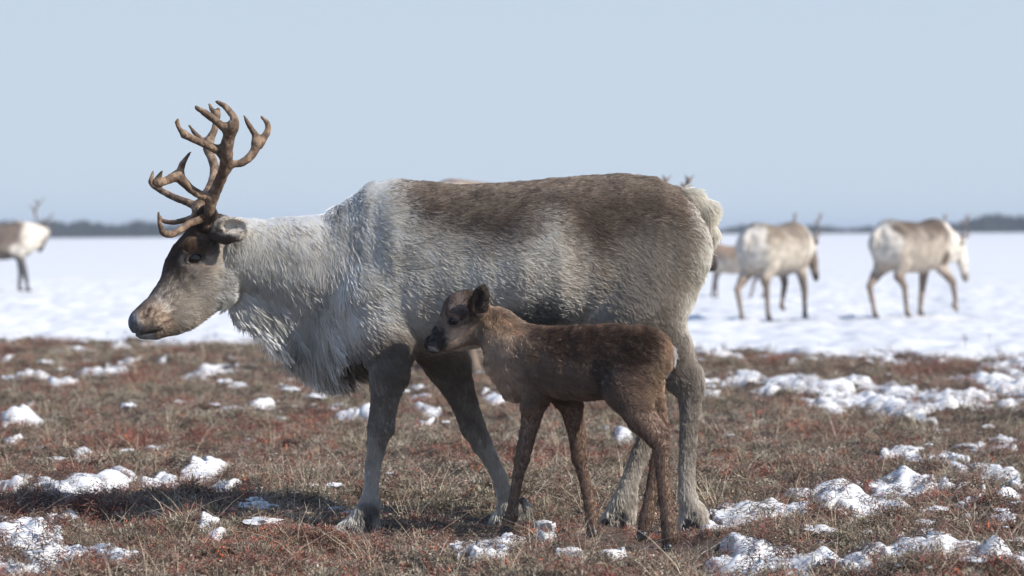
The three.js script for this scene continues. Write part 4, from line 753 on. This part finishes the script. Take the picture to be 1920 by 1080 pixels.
  const peat = (x, z) => 1 - .85 * sm(.12, .5, n2(x * 2.4 + 13, z * 1.9) + .4 * n2(x * 6, z * 5));                       // bare dark peat between the plants
  const litter = [[.42, .335, .255], [.29, .23, .175], [.52, .43, .33], [.21, .16, .125], [.24, .15, .115], [.36, .30, .245], [.13, .105, .085], [.60, .54, .46]];
  const pick = (list, R) => list[Math.floor(R() * list.length)];
  grow('heath_litter', ['matted dead brown leaves and stalks covering the heath', 'matted pale and dark plant litter between the shrubs'], 'plant litter', [shape.mat(1), shape.mat(2)], 172000, 801, (x, z, s) => bare(s) * peat(x, z), (x, z, R) => { const [red, moss] = heathTone(x, z); let c = jit(pick(litter, R), R, .5); const dark = sm(.1, .6, n2(x * 1.9 + 31, z * 1.5)), pale = sm(.1, .6, n2(x * 1.6 + 77, z * 1.3)); c = mix(c, [.30, .105, .068], red * .7 * R()); c = mix(c, [.09, .07, .055], dark * .7 * R()); c = mix(c, [.58, .49, .38], pale * .6 * R()); return mix(c, [.22, .195, .13], moss * .5 * R()); }, .88);
  grow('moss', ['low olive and grey moss and lichen cushions on the heath'], 'moss', [shape.moss(3)], 75000, 802, (x, z, s) => bare(s) * (.25 + .75 * heathTone(x, z)[1]), (x, z, R) => jit(pick([[.21, .18, .12], [.28, .25, .175], [.15, .13, .095], [.40, .37, .29], [.22, .17, .125]], R), R, .4), 1.0);
  grow('dwarf_shrub', ['dark red dwarf shrubs with small leaves on the heath', 'brownish low dwarf shrubs on the heath'], 'shrub', [shape.shrub(4), shape.shrub(5)], 62000, 803, (x, z, s) => bare(s) * peat(x, z) * (.10 + .90 * heathTone(x, z)[0] ** 1.5), (x, z, R) => { const a = R(); return jit(a < .04 + .09 * sm(.2, .7, n2(x * 2.2, z * 2 + 70)) ? [.58, .17, .08] : a < .45 ? [.31, .105, .078] : a < .7 ? [.18, .09, .07] : [.27, .18, .135], R, .5); }, .56);
  grow('dry_grass', ['scattered tufts of pale dry grass on the heath'], 'grass', [shape.tuft(6)], 3800, 804, (x, z, s) => (s > .05 ? .04 : 1) * (.25 + .75 * sm(-.2, .5, n2(x * 1.3, z * 1.1 + 40))), (x, z, R) => jit(pick([[.46, .37, .26], [.36, .28, .19], [.55, .46, .34], [.28, .2, .14]], R), R, .3), .8);
  grow('fallen_twig', ['thin bare dark twigs lying over the heath'], 'twigs', [shape.twigs(7)], 20000, 805, (x, z, s) => s > .05 ? .10 : 1, (x, z, R) => jit(pick([[.13, .085, .066], [.22, .16, .12], [.09, .06, .05], [.34, .27, .2]], R), R, .4), 1);
  grow('dry_stem', ['single long pale curved grass stems leaning over the heath'], 'grass stems', [shape.stem(12), shape.stem(13)].slice(0, 1), 2000, 807, (x, z, s) => s > .1 ? .1 : 1, (x, z, R) => jit(pick([[.62, .53, .40], [.50, .40, .29], [.40, .29, .21]], R), R, .3), 1);
  grow('narrow_leaved_sprig', ['dark drooping narrow-leaved sprigs poking out of the snow patches'], 'sprigs', [shape.sprig(8)], 2600, 806, (x, z, s) => s > -.25 && s < .5 ? .7 : s > 0 ? .3 : .03, (x, z, R) => jit(pick([[.085, .06, .048], [.13, .085, .06], [.17, .07, .05]], R), R, .4), .95, .015);
  {                                                                       // crumbs of old snow between the plants
    const R = rng(808), g = new THREE.IcosahedronGeometry(1, 2), ps = g.attributes.position; for (let i = 0; i < ps.count; i++) { const x = ps.getX(i), y = ps.getY(i), z = ps.getZ(i), k = 1 + .35 * n3(x * 1.4, y * 1.4, z * 1.4); ps.setXYZ(i, x * k, y * k, z * k); } g.computeVertexNormals();
    const N = 800, bits = new THREE.InstancedMesh(g, snowMaterial, N); let k = 0;
    while (k < N) { const d = R() < .5 ? 1 / (1 / 22 + R() * (1 / 6.9 - 1 / 22)) : 7 + 15 * R(), z = CAM_Z - d, x = (R() - .5) * (d * .357 + 1.5), w = n2(x * .55 + 9, z * .35) + .5 * n2(x * 2, z * 1.5); if (z < EDGE(x) || R() > sm(-.1, .9, w + .3 * sm(.2, 1, x)) * (snowHere(x, z) > -.6 ? 2 : .7)) continue; const s = (.006 + .024 * R() ** 3) * (1 + .6 * sm(11, 18, d)); e.set(0, R() * 6.28, 0); q.setFromEuler(e); m.compose(V.set(x, GROUND(x, z) + .016 + s * .12, z), q, Sc.set(s * (1 + R()), s * .45, s * (1.2 + .8 * R()))); bits.setMatrixAt(k++, m); }
    bits.name = 'snow_crumbs'; bits.userData.kind = 'stuff'; tag(bits, 'tiny crumbs of old snow scattered between the heath plants', 'snow'); bits.castShadow = bits.receiveShadow = true; scene.add(bits);
  }
  // single grass clumps that can be told apart in the photograph
  const clumps = [[1345, 960, 1.2, 'tall pale grass clump right of the cow hind hoof'], [1405, 890, .8, 'thin pale grass clump on the mossy ground right of the cow hind leg'], [1665, 815, 1.3, 'bleached upright grass clump in front of the broken snow field'], [1722, 820, 1.0, 'drooping bleached grass clump left of the shaded hollow'], [1850, 925, 1.0, 'dry grass clump over the pointed snow lump at the right'], [915, 900, .9, 'pale grass clump just behind the cow far foreleg'], [1120, 1035, .7, 'pale grass clump between the calf hooves'], [320, 820, 1.0, 'pale grass clump in the red shrubs below the muzzle']];
  const R = rng(909), straw = new THREE.MeshStandardMaterial({ color: new THREE.Color().setRGB(.52, .44, .31), roughness: .8, side: THREE.DoubleSide });
  clumps.forEach(([px, py, s, label], i) => { const [x, z] = groundAt(px, py), c = new THREE.Mesh(shape.reed(900 + i), straw); c.name = i ? 'grass_clump_' + String(i).padStart(3, '0') : 'grass_clump'; c.position.set(x, GROUND(x, z), z); c.rotation.y = R() * 6; c.scale.setScalar(s); c.castShadow = c.receiveShadow = true; tag(c, label, 'grass clump', 'clumps of dry grass on the heath'); scene.add(c); });
}

renderer.render(scene, camera);
